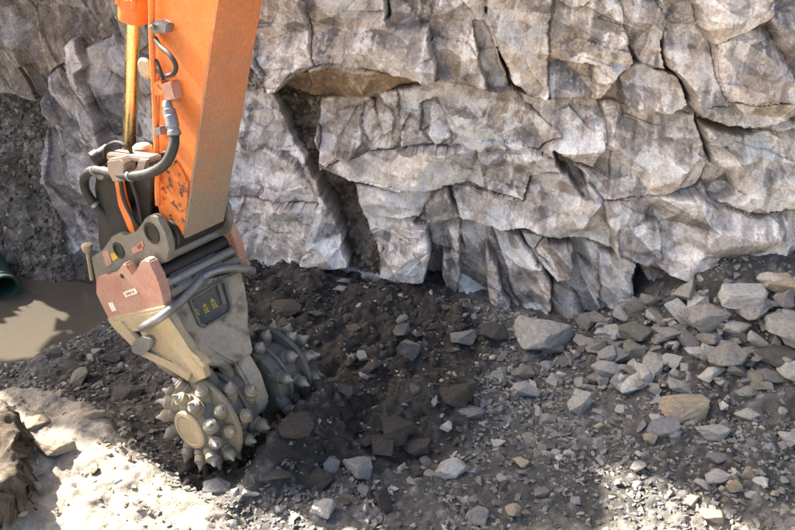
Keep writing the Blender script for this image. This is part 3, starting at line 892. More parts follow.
def paint(me, col):
    a = me.color_attributes.new('tint', 'FLOAT_COLOR', 'POINT')
    c = np.ones((len(me.vertices), 4), np.float32)
    c[:, :3] = col
    a.data.foreach_set('color', c.ravel())


PAL = {'grey': (.20, .19, .18), 'pale': (.36, .345, .32), 'white': (.45, .435, .41), 'blue': (.20, .20, .21), 'tan': (.34, .285, .21),
       'brown': (.075, .064, .054), 'dark': (.085, .08, .074), 'olive': (.185, .175, .145), 'mid': (.27, .255, .235)}
ROCKS = 'loose rocks on the trench floor'
# centre x, y, width, height on the survey sheet; flatness, elongation, colour, seed, lie, label
HERO = [
    (542, 333, 62, 40, .75, 1.15, 'pale', 'large pale grey boulder lying at the foot of the rock face'),
    (683, 406, 56, 30, .6, 1.6, 'tan', 'long tan wedge-shaped rock lying alone on the gravel slope'),
    (740, 296, 44, 30, .55, 1.2, 'white', 'flat-topped whitish block high on the right-hand rubble'),
    (782, 286, 34, 25, .7, 1.2, 'tan', 'brownish boulder against the rock face at the right edge'),
    (756, 310, 34, 34, .8, 1.0, 'mid', 'grey chunk tucked under the flat-topped whitish block'),
    (784, 330, 46, 42, .6, 1.0, 'mid', 'big smooth grey slab leaning at the right edge'),
    (735, 330, 26, 17, .6, 1.3, 'pale', 'pale angular stone in the middle of the right-hand rubble'),
    (723, 359, 32, 36, .55, 1.2, 'mid', 'upright tilted grey slab in the right-hand rubble'),
    (773, 358, 40, 25, .7, 1.3, 'dark', 'dark brownish block near the right edge of the rubble'),
    (791, 371, 26, 26, .8, 1.0, 'pale', 'pale block cut off by the right edge of the picture'),
    (770, 377, 34, 10, .3, 1.7, 'grey', 'thin flat grey slab below the dark brownish block'),
    (637, 333, 42, 18, .6, 1.6, 'olive', 'low dark rounded rock below the dark slot in the rock face'),
    (633, 351, 20, 26, .6, 1.3, 'olive', 'olive wedge standing on end beside a blue-grey cube'),
    (618, 357, 19, 17, .9, 1.0, 'blue', 'small blue-grey cube of rock beside the olive wedge'),
    (607, 370, 28, 22, .6, 1.2, 'pale', 'pale flat stone below the blue-grey cube'),
    (705, 318, 38, 34, .7, 1.2, 'mid', 'dusty grey boulder half buried against the rock face'),
    (697, 352, 24, 10, .4, 1.6, 'white', 'small flat whitish stone above the brown earth strip'),
    (625, 381, 20, 18, .5, 1.2, 'mid', 'pointed flat grey stone left of the long tan rock'),
    (687, 339, 18, 18, .9, 1.0, 'pale', 'little pale pyramid stone in front of the half-buried boulder'),
    (753, 354, 26, 10, .35, 1.8, 'mid', 'flat grey slab just left of the dark brownish block'),
    (586, 321, 30, 20, .8, 1.2, 'grey', 'grey boulder right behind the large pale boulder'),
    (585, 338, 24, 19, .7, 1.1, 'pale', 'light stone touching the right side of the large pale boulder'),
    (493, 333, 28, 27, .95, 1.0, 'dark', 'dark cube-shaped rock left of the large pale boulder'),
    (463, 338, 32, 15, .5, 1.6, 'grey', 'flat grey rock left of the dark cube-shaped rock'),
    (409, 347, 24, 34, .9, .8, 'grey', 'upright grey block standing in the dark fresh soil'),
    (552, 349, 24, 18, .8, 1.1, 'olive', 'brownish rock in front of the large pale boulder'),
    (523, 372, 26, 16, .7, 1.4, 'olive', 'brown-grey stone below the large pale boulder'),
    (526, 390, 28, 18, .6, 1.5, 'pale', 'pale wedge on the gravel slope below the brown-grey stone'),
    (578, 402, 24, 32, .9, .9, 'pale', 'pale pyramid-shaped stone standing on the gravel slope'),
    (470, 411, 28, 17, .4, 1.7, 'grey', 'flat oval grey stone at the edge of the dark soil heap'),
    (446, 426, 14, 13, .8, 1.1, 'white', 'small whitish round stone below the dark soil heap'),
    (452, 467, 34, 26, .8, 1.15, 'white', 'whitish boulder in the lower middle of the gravel'),
    (476, 514, 25, 24, .7, 1.2, 'mid', 'grey rock at the bottom edge left of an ochre stone'),
    (513, 513, 18, 30, .8, .8, 'tan', 'upright ochre stone at the bottom edge of the picture'),
    (521, 463, 20, 17, .5, 1.4, 'tan', 'thin tan wedge right of the whitish boulder'),
    (541, 492, 18, 14, .5, 1.2, 'blue', 'flat blue-grey chip above the ochre stone'),
    (663, 426, 34, 22, .7, 1.4, 'blue', 'blue-grey rock directly below the long tan rock'),
    (676, 435, 20, 17, .8, 1.0, 'blue', 'small blue-grey stone leaning on the larger blue-grey rock'),
    (711, 429, 36, 22, .5, 1.4, 'pale', 'pale pointed slab right of the blue-grey rocks'),
    (745, 414, 28, 16, .5, 1.5, 'pale', 'pale notched slab on the brown earth right of the tan rock'),
    (722, 407, 10, 15, .8, .8, 'white', 'small upright white stone at the tip of the long tan rock'),
    (715, 459, 25, 14, .4, 1.6, 'blue', 'flat bluish stone above a cluster of pale stones'),
    (717, 477, 29, 16, .7, 1.5, 'pale', 'long pale stone in the cluster near the sunlit strip'),
    (702, 484, 19, 16, .85, 1.0, 'pale', 'round pale stone at the left end of the pale cluster'),
    (747, 474, 15, 25, .7, .8, 'tan', 'upright tan splinter in the pale cluster'),
    (734, 486, 14, 25, .7, .8, 'tan', 'tan stone standing left of the upright tan splinter'),
    (760, 483, 15, 18, .9, .9, 'white', 'rounded white stone right of the upright tan splinter'),
    (752, 495, 19, 8, .5, 1.6, 'pale', 'flat pale stone at the front of the pale cluster'),
    (788, 438, 20, 19, .7, 1.1, 'pale', 'bluish white stone at the right edge above the sunlit strip'),
    (622, 410, 18, 11, .6, 1.4, 'pale', 'pale oval stone left of the long tan rock'),
    (748, 390, 27, 12, .4, 1.9, 'mid', 'long thin slab on the brown earth below the rubble'),
    (637, 466, 17, 14, .4, 1.1, 'mid', 'flat grey chip alone on the fine gravel'),
    (358, 466, 36, 28, .5, 1.6, 'mid', 'long pale grey rock lying aslant in the lower middle'),
    (332, 465, 19, 17, .8, 1.1, 'blue', 'bluish stone beside the long aslant rock'),
    (386, 499, 18, 30, .8, .8, 'brown', 'brown tooth-shaped rock standing near the bottom edge'),
    (364, 491, 15, 15, .8, 1.0, 'grey', 'round grey stone left of the brown tooth-shaped rock'),
    (323, 509, 25, 22, .8, 1.1, 'pale', 'pale angular rock at the bottom left of the brown tooth'),
    (251, 494, 17, 12, .7, 1.2, 'pale', 'pale stone at the edge of the shaded ground'),
    (217, 488, 34, 22, .5, 1.5, 'blue', 'flat bluish slab at the edge of the sunlit bank'),
    (272, 475, 42, 15, .4, 1.9, 'dark', 'long dark flat slab below the cutter drums'),
    (318, 480, 23, 19, .7, 1.2, 'brown', 'brown clod left of the round grey stone'),
    (398, 432, 30, 26, .8, 1.1, 'brown', 'large dark brown clod at the front of the soil heap'),
    (416, 445, 26, 20, .7, 1.2, 'brown', 'dark clod right below the largest brown clod'),
    (383, 446, 24, 20, .7, 1.2, 'brown', 'dark clod left below the largest brown clod'),
    (458, 393, 32, 22, .8, 1.2, 'brown', 'dark brown clod on the right shoulder of the soil heap'),
    (298, 247, 18, 13, .6, 1.2, 'white', 'white block resting at the foot of the left rock wall'),
    (81, 377, 22, 24, .9, 1.0, 'olive', 'grey-brown block standing between the pond and the sunlit bank'),
    (37, 421, 28, 22, .7, 1.2, 'tan', 'pale rock on the sunlit bank beside the dark mound'),
    (54, 448, 46, 28, .6, 1.4, 'tan', 'largest pale rock lying on the sunlit bank'),
    (96, 469, 14, 14, .8, 1.0, 'tan', 'small lone stone in the middle of the sunlit bank'),
    (92, 418, 30, 16, .5, 1.6, 'tan', 'flat tan rock at the upper rim of the sunlit bank'),
    (14, 353, 20, 16, .6, 1.2, 'dark', 'dark rock in the shallow water at the near shore'),
    (54, 353, 24, 13, .6, 1.4, 'dark', 'dark wet stone on the near shore of the pond'),
    (20, 86, 0, 0, 1, 1, 'dark', None),
    (128, 392, 34, 16, .4, 1.6, 'dark', 'dark flat slab left of the near cutter drum'),
    (112, 358, 22, 12, .5, 1.4, 'dark', 'dark stone between the pond and the cutter drum'),
    (345, 392, 20, 14, .8, 1.1, 'dark', 'dark stone in the soil right of the far cutter drum'),
    (361, 357, 14, 13, .9, .9, 'mid', 'small pale grey stone in the soil left of the upright block'),
    (364, 376, 12, 10, .8, 1.1, 'pale', 'tiny pale stone below the small pale grey stone'),
    (344, 281, 16, 9, .5, 1.5, 'mid', 'light chip on the dark slope below the earth pocket'),
    (340, 288, 18, 10, .6, 1.5, 'pale', 'pale broken chunk on the dark slope under the white bulge'),
    (283, 310, 32, 18, .6, 1.5, 'brown', 'broad dark stone buried in the slope right of the housing'),
    (296, 428, 30, 20, .8, 1.2, 'brown', 'brown clod on the spoil right in front of the drums'),
    (640, 425, 14, 16, .8, .9, 'grey', 'grey stone left of the blue-grey rocks'),
    (650, 438, 14, 13, .8, 1.0, 'tan', 'small tan stone left below the blue-grey rocks'),
    (600, 345, 14, 24, .7, .8, 'grey', 'narrow upright grey stone right of the light stone'),
    (563, 362, 13, 14, .9, 1.0, 'olive', 'small brown cube below the brownish rock'),
    (590, 388, 20, 10, .4, 1.6, 'pale', 'thin pale splinter above the pale pyramid-shaped stone'),
    (545, 420, 22, 16, .6, 1.3, 'mid', 'grey angular stone left of the pale pyramid-shaped stone'),
    (530, 436, 18, 14, .5, 1.3, 'mid', 'grey slab stone in the middle of the gravel slope'),
    (692, 500, 20, 13, .7, 1.3, 'tan', 'bright tan stone in the sunlit strip at lower right'),
    (712, 519, 26, 18, .8, 1.2, 'tan', 'largest stone in the sunlit strip at lower right'),
]
taken = []


def ground_hit(px, py):
    """where the sight line of a survey point meets the ground"""
    r = ray(px, py)
    lo, hi = 2.0, 14.0
    t = 2.5
    while t < 14:
        x, y, z = r[0] * t, r[1] * t, CAM_H + r[2] * t
        if z < float(look(MACRO, x, y)):
            break
        t += .015
    return r[0] * t, r[1] * t, t


def drop(o, x, y, size, sink):
    o.location = (x, y, float(look(MACRO, x, y)) + sink)


for i, (px, py, w, h, flat, lng, col, lab) in enumerate(HERO):
    if not lab:
        continue
    x, y, t = ground_hit(px, py + h * .22)
    k_ = 1.35 if col == 'brown' else (1.2 if px > 590 and py < 392 else 1.04)
    s = k_ * w * t / FOC
    hh = k_ * h * t / FOC
    big = w > 22
    me = stone_mesh('loose_rock', 1000 + i * 7, flat=1, npts=16 if big else 13, bev=.02, sub=3 if big else 2)
    c = np.array(PAL[col]) * random.uniform(.92, 1.08)
    paint(me, c)
    o = bpy.data.objects.new('loose_rock', me)
    # true size: width across, depth and height from the outline and the flatness
    hz = max(hh * .75, s * flat * .45)
    dp = min(s, max(hh * .9, s / lng))
    o.scale = (s * 1.02, dp * 1.05, hz)
    o.rotation_euler = (random.uniform(-.15, .15), random.uniform(-.22, .22), random.uniform(-.35, .35))
    o.location = (x, y, float(look(MACRO, x, y)) + hz * .28)
    COL.objects.link(o)
    tag(o, lab, 'rock', ROCKS)
    taken.append((x, y, s * .5))

# countable smaller stones, one object each, in groups by where they lie
lib = []
for k in range(20):
    me = stone_mesh('stone_shape', 400 + k, flat=random.uniform(.4, .95), npts=12, bev=.025, long=random.uniform(1, 1.8), sub=1)
    lib.append(me)
libc = {}


def lib_mesh(k, col):
    key = (k, col)
    if key not in libc:
        me = lib[k].copy()
        paint(me, np.array(PAL[col]) * (.9 + .03 * k))
        libc[key] = me
    return libc[key]


ZONES = [
    # survey rectangle, count, size range (px), colours, label, group
    ((590, 284, 800, 394), 190, (10, 34), ('grey', 'mid', 'mid', 'pale', 'olive', 'grey', 'pale'), 'angular stone in the rubble at the foot of the right rock face', 'stones in the right-hand rubble'),
    ((480, 340, 660, 460), 60, (8, 18), ('grey', 'mid', 'blue', 'pale', 'grey', 'olive'), 'broken stone scattered on the grey gravel slope', 'stones on the gravel slope'),
    ((590, 415, 800, 500), 34, (7, 14), ('grey', 'mid', 'tan', 'pale', 'blue'), 'stone on the fine gravel at the lower right', 'stones at the lower right'),
    ((250, 262, 490, 445), 64, (9, 26), ('dark', 'brown', 'brown', 'dark', 'grey', 'brown'), 'stone lying in the fresh brown soil', 'stones in the fresh soil'),
    ((230, 455, 520, 530), 42, (8, 17), ('grey', 'dark', 'brown', 'mid', 'blue'), 'stone on the shaded ground along the lower middle', 'stones along the lower middle'),
    ((0, 385, 215, 530), 28, (6, 13), ('tan', 'pale', 'tan'), 'stone strewn on the sunlit bank', 'stones on the sunlit bank'),
    ((70, 330, 200, 410), 22, (6, 14), ('dark', 'dark', 'olive'), 'stone on the dark flat between pond and cutter', 'stones between pond and cutter'),
]
for (x0, y0, x1, y1), n, (s0, s1), cols, lab, grp in ZONES:
    for _ in range(n):
        px, py = random.uniform(x0, x1), random.uniform(y0, y1)
        x, y, t = ground_hit(px, py)
        if y > float(wall_y(x)) - .12 or (Vector((x, y, 0)) - Vector((TC.x, TC.y, 0))).length < .62:
            continue
        if float(look(pond, x, y)) > .4 or float(look(mound, x, y)) > .3:
            continue
        if lab.endswith('bank') and float(look(bank, x, y)) < .6:
            continue
        if any((x - a) ** 2 + (y - b) ** 2 < (c * (.34 if 'rubble' in lab else .8)) ** 2 for a, b, c in taken):
            continue
        s = (s0 + (s1 - s0) * random.random() ** 1.7) * t / FOC
        cn = random.choice(cols)
        o = bpy.data.objects.new('stone', lib_mesh(random.randrange(20), cn))
        o.scale = (s, s * random.uniform(.7, 1), s * random.uniform(.6, 1.0))
        o.rotation_euler = (random.uniform(-.5, .5), random.uniform(-.5, .5), random.uniform(0, 6.28))
        o.location = (x, y, float(look(MACRO, x, y)) + s * random.uniform(.02, .16) + (random.uniform(0, .06) if 'rubble' in lab else 0))
        COL.objects.link(o)
        size = 'tiny' if s < .075 else ('small' if s < .12 else 'larger')
        word = {'grey': 'grey', 'mid': 'light grey', 'pale': 'pale', 'blue': 'bluish grey', 'olive': 'olive brown', 'tan': 'tan', 'brown': 'brown', 'dark': 'dark grey'}[cn]
        tag(o, size + ' ' + word + ' ' + lab, 'stone', grp)
        taken.append((x, y, s * .4))


# uncountable small fragments: one mesh
def scatter(name, n, wfun, smin, smax, label, power=2.2):
    shapes = []
    for k in range(12):
        bm = hull_stone(700 + k, flat=random.uniform(.45, .9), npts=8, long=random.uniform(1, 1.6))
        bmesh.ops.triangulate(bm, faces=bm.faces)
        bm.verts.index_update()
        shapes.append((np.array([v.co[:] for v in bm.verts]), np.array([[v.index for v in f.verts] for f in bm.faces])))
        bm.free()
    nn = n * (40 if name == 'heaped_rubble' else 3)
    xr, yr = RNG.uniform(-4.4, 4.2, nn), RNG.uniform(2.9, 7.6, nn)
    keepm = RNG.random(nn) < wfun(xr, yr)
    xr, yr = xr[keepm][:n], yr[keepm][:n]
    zr = look(MACRO, xr, yr)
    sz = smin + (smax - smin) * RNG.random(len(xr)) ** power
    soil = look(fresh, xr, yr) + look(mound, xr, yr) + .8 * look(leftd, xr, yr)
    dry_sunlit_v = look(dry_sunlit, xr, yr)
    vs, fs, cs, off = [], [], [], 0
    pal = np.array([PAL[c] for c in ('grey', 'mid', 'pale', 'blue', 'grey', 'olive')])
    pick = RNG.integers(0, 12, len(xr))
    ci = RNG.integers(0, 6, len(xr))
    ang = RNG.uniform(0, 6.28, (len(xr), 3)) * np.array((.14, .14, 1)) - np.array((.44, .44, 0))
    for i in range(len(xr)):
        v, f = shapes[pick[i]]
        R = np.array(Matrix.Rotation(ang[i, 2], 3, 'Z') @ Matrix.Rotation(ang[i, 0], 3, 'X') @ Matrix.Rotation(ang[i, 1], 3, 'Y'))
        vs.append((v * sz[i]) @ R.T + (xr[i], yr[i], zr[i] + sz[i] * .16))
        fs.append(f + off)
        c = pal[ci[i]]
        k = min(1, soil[i])
        if k > .3 and ci[i] not in (2,):
            c = c * (1 - .62 * k) + np.array((.02, .014, .01)) * k
        c = c * (1 - .6 * dry_sunlit_v[i]) + np.array((.38, .325, .25)) * .6 * dry_sunlit_v[i]  # fragments inside the sunlit zone are paled along with the ground
        cs.append(np.tile(c * RNG.uniform(.6, 1.1), (len(v), 1)))
        off += len(v)
    o = np_mesh(name, np.concatenate(vs), np.concatenate(fs), M['stone'], np.concatenate(cs), False)
    tag(o, label, 'gravel', kind='stuff')


def w_gravel(x, y):
    base = .75 - .45 * look(fresh, x, y) - .60 * look(bank, x, y) - .9 * look(pond, x, y) - .5 * look(mound, x, y)
    base += .35 * smooth01((x - .3) / 1.2)
    base *= .35 + .9 * smooth01(.5 + 1.2 * fbm(x * 2.5, y * 2.5, 3, 600))
    return np.where(y < wall_y(x) - .05, base, 0)


scatter('gravel', 30000, w_gravel, .010, .05, 'loose angular rock fragments covering the trench floor')


def w_rubble(x, y):
    w = .15 + .5 * smooth01((x - .2) / 1.0) + .7 * np.exp(-((wall_y(x) - y) / .6) ** 2) * smooth01((x + 2) / 1)
    w *= .2 + 1.1 * smooth01(.5 + 1.5 * fbm(x * 2.1, y * 2.1, 3, 610))
    w *= 1 - np.clip(look(pond, x, y) + look(bank, x, y) + look(mound, x, y), 0, 1)
    return np.where(y < wall_y(x) - .02, w, 0)


def w_aside(x, y):
    D = y * CT + (CAM_H - .5) * ST
    return np.where((y < wall_y(x) - .05) & (y > wall_y(x) - 1.5) & (x / D * FOC > 410), 1.0, 0)


scatter('heaped_rubble', 320, w_aside, .07, .20, 'heap of grey rubble carrying on past the right edge', 1.5)
scatter('rubble', 2600, w_rubble, .035, .085, 'broken rock rubble strewn over the gravel and along the wall foot', 1.6)

# ================================================================== MACHINE
def on(px, py, n, p0):
    """survey point -> place on the plane through p0 with normal n"""
    r = Vector(ray(px, py))
    return CAMV + r * ((Vector(p0) - CAMV).dot(n) / r.dot(n))


def onA(px, py, a):
    return on(px, py, TA, TC + TA * a)


def onF(px, py, f):
    return on(px, py, TF, TC + TF * f)


def T3(a, f, u):
    return TC + TA * a + TF * f + TU * u


# stones bedded in the earth pocket and the left talus
def bedded():
    cand = np.flatnonzero((np.isin(bid, [1, 7, 4]) & (PX > -40)).ravel())
    pick_ = RNG.choice(cand, 2600)
    nest = fbm(PX / 18, PY / 18, 3, 777).ravel()
    vs, fs, cs, off = [], [], [], 0
    shapes = []
    for k in range(8):
        bm = hull_stone(800 + k, flat=.8, npts=9, long=1.2)
        bmesh.ops.triangulate(bm, faces=bm.faces)
        bm.verts.index_update()
        shapes.append((np.array([v.co[:] for v in bm.verts]), np.array([[v.index for v in f.verts] for f in bm.faces])))
        bm.free()
    for i in pick_:
        if (nest[i] < -.15 or bid.ravel()[i] == 7) and RNG.random() < .75:
            continue
        v, f = shapes[RNG.integers(0, 8)]
        a_ = RNG.uniform(-1, 1, 3)
        Rm = np.array(Matrix.Rotation(a_[0] * 1.5, 3, 'Z') @ Matrix.Rotation(a_[1], 3, 'X') @ Matrix.Rotation(a_[2], 3, 'Y'))
        sz = .018 + .085 * RNG.random() ** 3
        vs.append((v * sz) @ Rm.T + Vf[i] + np.array((0, -.004, 0)))
        fs.append(f + off)
        g_ = RNG.uniform(.07, .20) if bid.ravel()[i] != 7 else RNG.uniform(.06, .22)
        cs.append(np.tile(np.array((1.04, .98, .88)) * g_, (len(v), 1)))
        off += len(v)
    o = np_mesh('bedded_stones', np.concatenate(vs), np.concatenate(fs), M['stone'], np.concatenate(cs), False, rock_face)
    o['kind'] = 'stuff'


bedded()

# ---- excavator arm
AE = (TN * .336 + TZ * .942).normalized()         # up the arm
AM = (TN * .942 - TZ * .336).normalized()         # out of its inner face
W2 = .16
arm = empty('excavator_arm', T3(0, 0, 1.25))
tag(arm, 'orange excavator arm with hydraulic cylinder and hoses hanging into the trench', 'excavator arm')
ARM_OUT = [(217, 0), (211, 40), (204, 92), (196, 150), (188, 205), (184, 238), (176, 243), (163, 238), (158, 205), (156, 170), (154, 110), (151, 40), (148, 0)]


def arm_box(bm):
    pts = [onA(px, py, -W2) for px, py in ARM_OUT]
    top_in, top_out = pts[0] + AE * 1.5 + AM * .10, pts[-1] + AE * 1.5 - AM * .12
    prism(bm, [top_in] + pts + [top_out], TA * 2 * W2, .008)


part('beam', M['orange'], arm, arm_box, 30)


def inner_plate(bm):
    ed = [(217, 0), (211, 40), (204, 92), (196, 150), (188.5, 205), (184.5, 236)]
    pts = [onA(px, py, -W2) for px, py in ed]
    pts = [pts[0] + AE * 1.5 + AM * .10] + pts
    a = [bm.verts.new(p + AM * .004 - TA * .012) for p in pts]
    b = [bm.verts.new(p + AM * .004 + TA * (2 * W2 + .012)) for p in pts]
    c = [bm.verts.new(p + AM * .022 - TA * .012) for p in pts]
    d = [bm.verts.new(p + AM * .022 + TA * (2 * W2 + .012)) for p in pts]
    for i in range(len(pts) - 1):
        bm.faces.new((c[i], d[i], d[i + 1], c[i + 1]))
        bm.faces.new((a[i], c[i], c[i + 1], a[i + 1]))
        bm.faces.new((b[i], b[i + 1], d[i + 1], d[i]))
    bm.faces.new((a[0], b[0], d[0], c[0]))
    bm.faces.new((a[-1], c[-1], d[-1], b[-1]))


o = part('inner_plate', M['orange_dusty'], arm, inner_plate, 30)
tag(o, 'inner face of the arm, coated with brown dust')
# chipped, greasy lower end of the side plate
part('worn_tip', M['orange_worn'], arm, lambda bm: prism(bm, [onA(px, py, -W2 - .012) for px, py in ((160, 168), (176, 160), (188, 182), (187, 205), (184, 234), (177, 241), (164, 236), (159, 205))], TA * .011, .003))
part('tip_boss', M['dark'], arm, lambda bm: rod(bm, onA(168, 236, -W2 - .05), onA(168, 236, -W2 - .05) + TA * (2 * W2 + .10), .10, 28, .012))

# bucket cylinder
r_top, r_bot = onA(133.5, 20, 0), onA(129.5, 152, 0)
cdir = (r_top - r_bot).normalized()
cyl = part('cylinder_barrel', M['orange'], arm, lambda bm: lathe(bm, r_top, cdir, [(.06, -.01), (.088, 0), (.092, .02), (.092, .09), (.105, .095), (.105, .15), (.088, .16), (.088, 1.6), (.06, 1.62)], 36))
part('cylinder_rod', M['chrome'], arm, lambda bm: lathe(bm, r_bot - cdir * .02, cdir, [(.043, 0), (.045, .01), (.045, (r_top - r_bot).length + .1)], 32))
for kk in np.arange(0, 6.2, 1.047):
    part('gland_bolt', M['orange'], arm, lambda bm: [rod(bm, r_top + cdir * .10 + frame_to(cdir) @ Vector((math.cos(k) * .10, math.sin(k) * .10, 0)), r_top + cdir * .165 + frame_to(cdir) @ Vector((math.cos(k) * .10, math.sin(k) * .10, 0)), .02, 8) for k in (kk,)])
rp = onA(131, 163, 0)
part('rod_eye', M['orange'], arm, lambda bm: (rod(bm, rp - TA * .07, rp + TA * .07, .085, 28, .01), rod(bm, rp, r_bot + cdir * .03, .055, 20)))
part('linkage_pin', M['steel'], arm, lambda bm: rod(bm, rp - TA * .27, rp + TA * .27, .045, 20, .008))
# links from the rod eye to the coupler and to the arm
cp2 = onA(119, 249, -.22)
for sgn in (-1, 1):
    def link_plate(bm, sgn=sgn):
        off = TA * (.20 * sgn)
        P = [onA(px, py, 0) + off for px, py in ((123, 156), (138, 154), (150, 160), (153, 178), (150, 205), (153, 232), (141, 244), (124, 248), (121, 232), (122, 205), (118, 178))]
        prism(bm, P, TA * .045, .006)
    o = part('bucket_link', M['dark'], arm, link_plate)
part('arm_link', M['orange'], arm, lambda bm: prism(bm, [onA(px, py, -.245) for px, py in ((112, 168), (118, 166), (124, 200), (135, 232), (130, 234), (118, 205))], TA * .03, .004))
part('link_web', M['dark'], arm, lambda bm: prism(bm, [onA(px, py, -.16) for px, py in ((124, 172), (152, 172), (150, 205), (152, 232), (130, 236), (124, 205))], TA * .30, .01))

# pipework on the side plate
part('oil_line', M['orange'], arm, lambda bm: tube(bm, [onA(152, -40, -.20), onA(152, 40, -.20), onA(155, 100, -.20), onA(157, 160, -.20), onA(158, 205, -.20)], .018, 12))
part('oil_line', M['orange_worn'], arm, lambda bm: tube(bm, [onA(158, 62, -.19), onA(158, 110, -.19), onA(157, 150, -.19)], .011, 10))
part('line_clamp', M['steel'], arm, lambda bm: (prism(bm, [onA(px, py, -.21) for px, py in ((147, 22), (160, 20), (167, 24), (166, 33), (155, 34), (147, 30))], TA * .05, .006), rod(bm, onA(152, 27, -.24), onA(152, 27, -.20), .015, 8)))
part('line_clamp', M['orange_worn'], arm, lambda bm: prism(bm, [onA(px, py, -.215) for px, py in ((152, 82), (160, 80), (164, 86), (163, 96), (154, 96))], TA * .05, .006))
part('line_clamp', M['steel'], arm, lambda bm: prism(bm, [onA(px, py, -.22) for px, py in ((153, 128), (160, 127), (161, 135), (154, 136))], TA * .06, .005))
part('valve_block', M['red'], arm, lambda bm: prism(bm, [onA(px, py, -.23) for px, py in ((160, 84), (171, 81), (176, 99), (165, 104))], TA * .065, .008))
part('side_hose', M['rubber'], arm, lambda bm: tube(bm, [onA(155, 38, -.20), onA(160, 46, -.22), onA(170, 55, -.24), onA(176, 66, -.24), onA(173, 74, -.22), onA(166, 76, -.2)], .014, 10))
part('side_hose', M['rubber'], arm, lambda bm: tube(bm, [onA(156, 60, -.19), onA(160, 70, -.21), onA(163, 80, -.21)], .012, 10))
part('lamp_cap', M['tan'], arm, lambda bm: lathe(bm, onA(146.5, 68, -.10), -TA, [(.03, -.02), (.062, 0), (.066, .012), (.05, .025)], 24))
f0, f1 = onA(167, 104, -.24), onA(172, 122, -.26)
part('hose_fitting', M['steel'], arm, lambda bm: lathe(bm, f0, f1 - f0, [(.022, -.02), (.03, 0), (.03, .03), (.04, .035), (.04, .07), (.034, .075), (.034, (f1 - f0).length)], 16))
HOSE = [(171, 118, -.26), (174, 132, -.28), (173, 148, -.32), (165, 164, -.36), (150, 173, -.38), (132, 176, -.38), (112, 173, -.36), (96, 170, -.33), (86, 175, -.30), (85, 188, -.26), (94, 203, -.22), (108, 217, -.18), (124, 232, -.12), (140, 246, -.06)]
part('main_hose', M['rubber'], arm, lambda bm: tube(bm, [onA(*p) for p in HOSE], .031, 16, 10))
for (qa, qb_) in ((0, 1), (5, 6), (7, 8), (10, 11)):
    pa, pb_ = onA(*HOSE[qa]), onA(*HOSE[qb_])
    if qa in (0, 11):
        part('hose_fitting', M['steel'], arm, lambda bm: lathe(bm, pa, pb_ - pa, [(.030, -.02), (.040, -.01), (.040, .05), (.036, .055), (.036, .075), (.041, .08), (.041, .10), (.030, .11)], 16))
    else:
        part('hose_clamp', M['steel'], arm, lambda bm: lathe(bm, pa, pb_ - pa, [(.030, .0), (.036, .002), (.036, .026), (.030, .028)], 16, cap=False))
part('main_hose', M['rubber'], arm, lambda bm: tube(bm, [onA(172, 150, -.10), onA(160, 158, -.2), onA(140, 162, -.26), onA(112, 160, -.24), onA(100, 170, -.1), onA(104, 195, -.05), onA(124, 225, -.02)], .026, 12, 10))
part('thin_hose', M['rubber'], arm, lambda bm: tube(bm, [onA(104, 158, -.3), onA(106, 147, -.3), onA(116, 142, -.3), onA(126, 146, -.3), onA(134, 156, -.28)], .011, 8, 8))
part('thin_hose', M['rubber'], arm, lambda bm: tube(bm, [onA(120, 178, -.3), onA(124, 200, -.27), onA(134, 220, -.25), onA(146, 234, -.22)], .014, 8, 8))
part('thin_hose', M['rubber'], arm, lambda bm: tube(bm, [onA(130, 178, -.26), onA(137, 200, -.25), onA(142, 222, -.23)], .012, 8, 8))
part('hose_bracket', M['pinkish'], arm, lambda bm: (prism(bm, [onA(px, py, -.40) for px, py in ((106, 160), (120, 158), (125, 164), (124, 181), (113, 183), (107, 172))], TA * .09, .01),
                                               prism(bm, [onA(px, py, -.34) for px, py in ((106, 153), (148, 158), (150, 163), (106, 160))], TA * .10, .008),
                                               prism(bm, [onA(px, py, -.36) for px, py in ((138, 160), (147, 160), (142, 178), (134, 177))], TA * .03, .005)))
part('coupling_plug', M['dark'], arm, lambda bm: lathe(bm, onA(98, 158, -.3), (onA(92, 162, -.34) - onA(98, 158, -.3)), [(.03, -.10), (.05, -.09), (.05, -.02), (.06, -.015), (.06, .03), (.03, .04)], 18))
part('grease_cap', M['tan'], arm, lambda bm: lathe(bm, onA(143, 151, -.18), TZ, [(.03, -.03), (.062, -.02), (.062, .03), (.045, .045)], 20))

# ---- quick coupler
qc = empty('quick_coupler', T3(0, 0, 1.15))
tag(qc, 'dusty grey quick coupler with two pin bosses joining arm and cutter', 'coupler')
QC = [(97, 287), (91, 257), (104, 250), (110, 238), (116, 234), (121, 233), (125, 237), (137, 232), (141, 225), (144, 219), (148, 216), (153, 215), (158, 218), (166, 233), (170, 249), (167, 262), (150, 268), (130, 274)]
for sgn in (-1, 1):
    part('side_plate', M['grey'], qc, lambda bm: prism(bm, [onA(px, py, -.30) + TA * (0 if sgn < 0 else .53) for px, py in QC], TA * .05, .007))
    for bx_, by_, rr in ((152, 233, .062), (119, 250, .048)):
        c_ = onA(bx_, by_, -.30) + (Vector() if sgn < 0 else TA * .58)
        part('pin_boss', M['dark'], qc, lambda bm: lathe(bm, c_, -TA if sgn < 0 else TA, [(rr + .012, -.01), (rr + .012, .006), (rr, .010), (rr * .85, .010), (rr * .82, .002), (rr * .3, .002)], 28))
part('hook_knob', M['tan'], qc, lambda bm: (lathe(bm, onA(87, 247, -.24), (onA(93, 285, -.24) - onA(87, 247, -.24)), [(.015, -.03), (.036, -.022), (.042, .0), (.034, .03), (.016, .05), (.016, .28)], 16)))
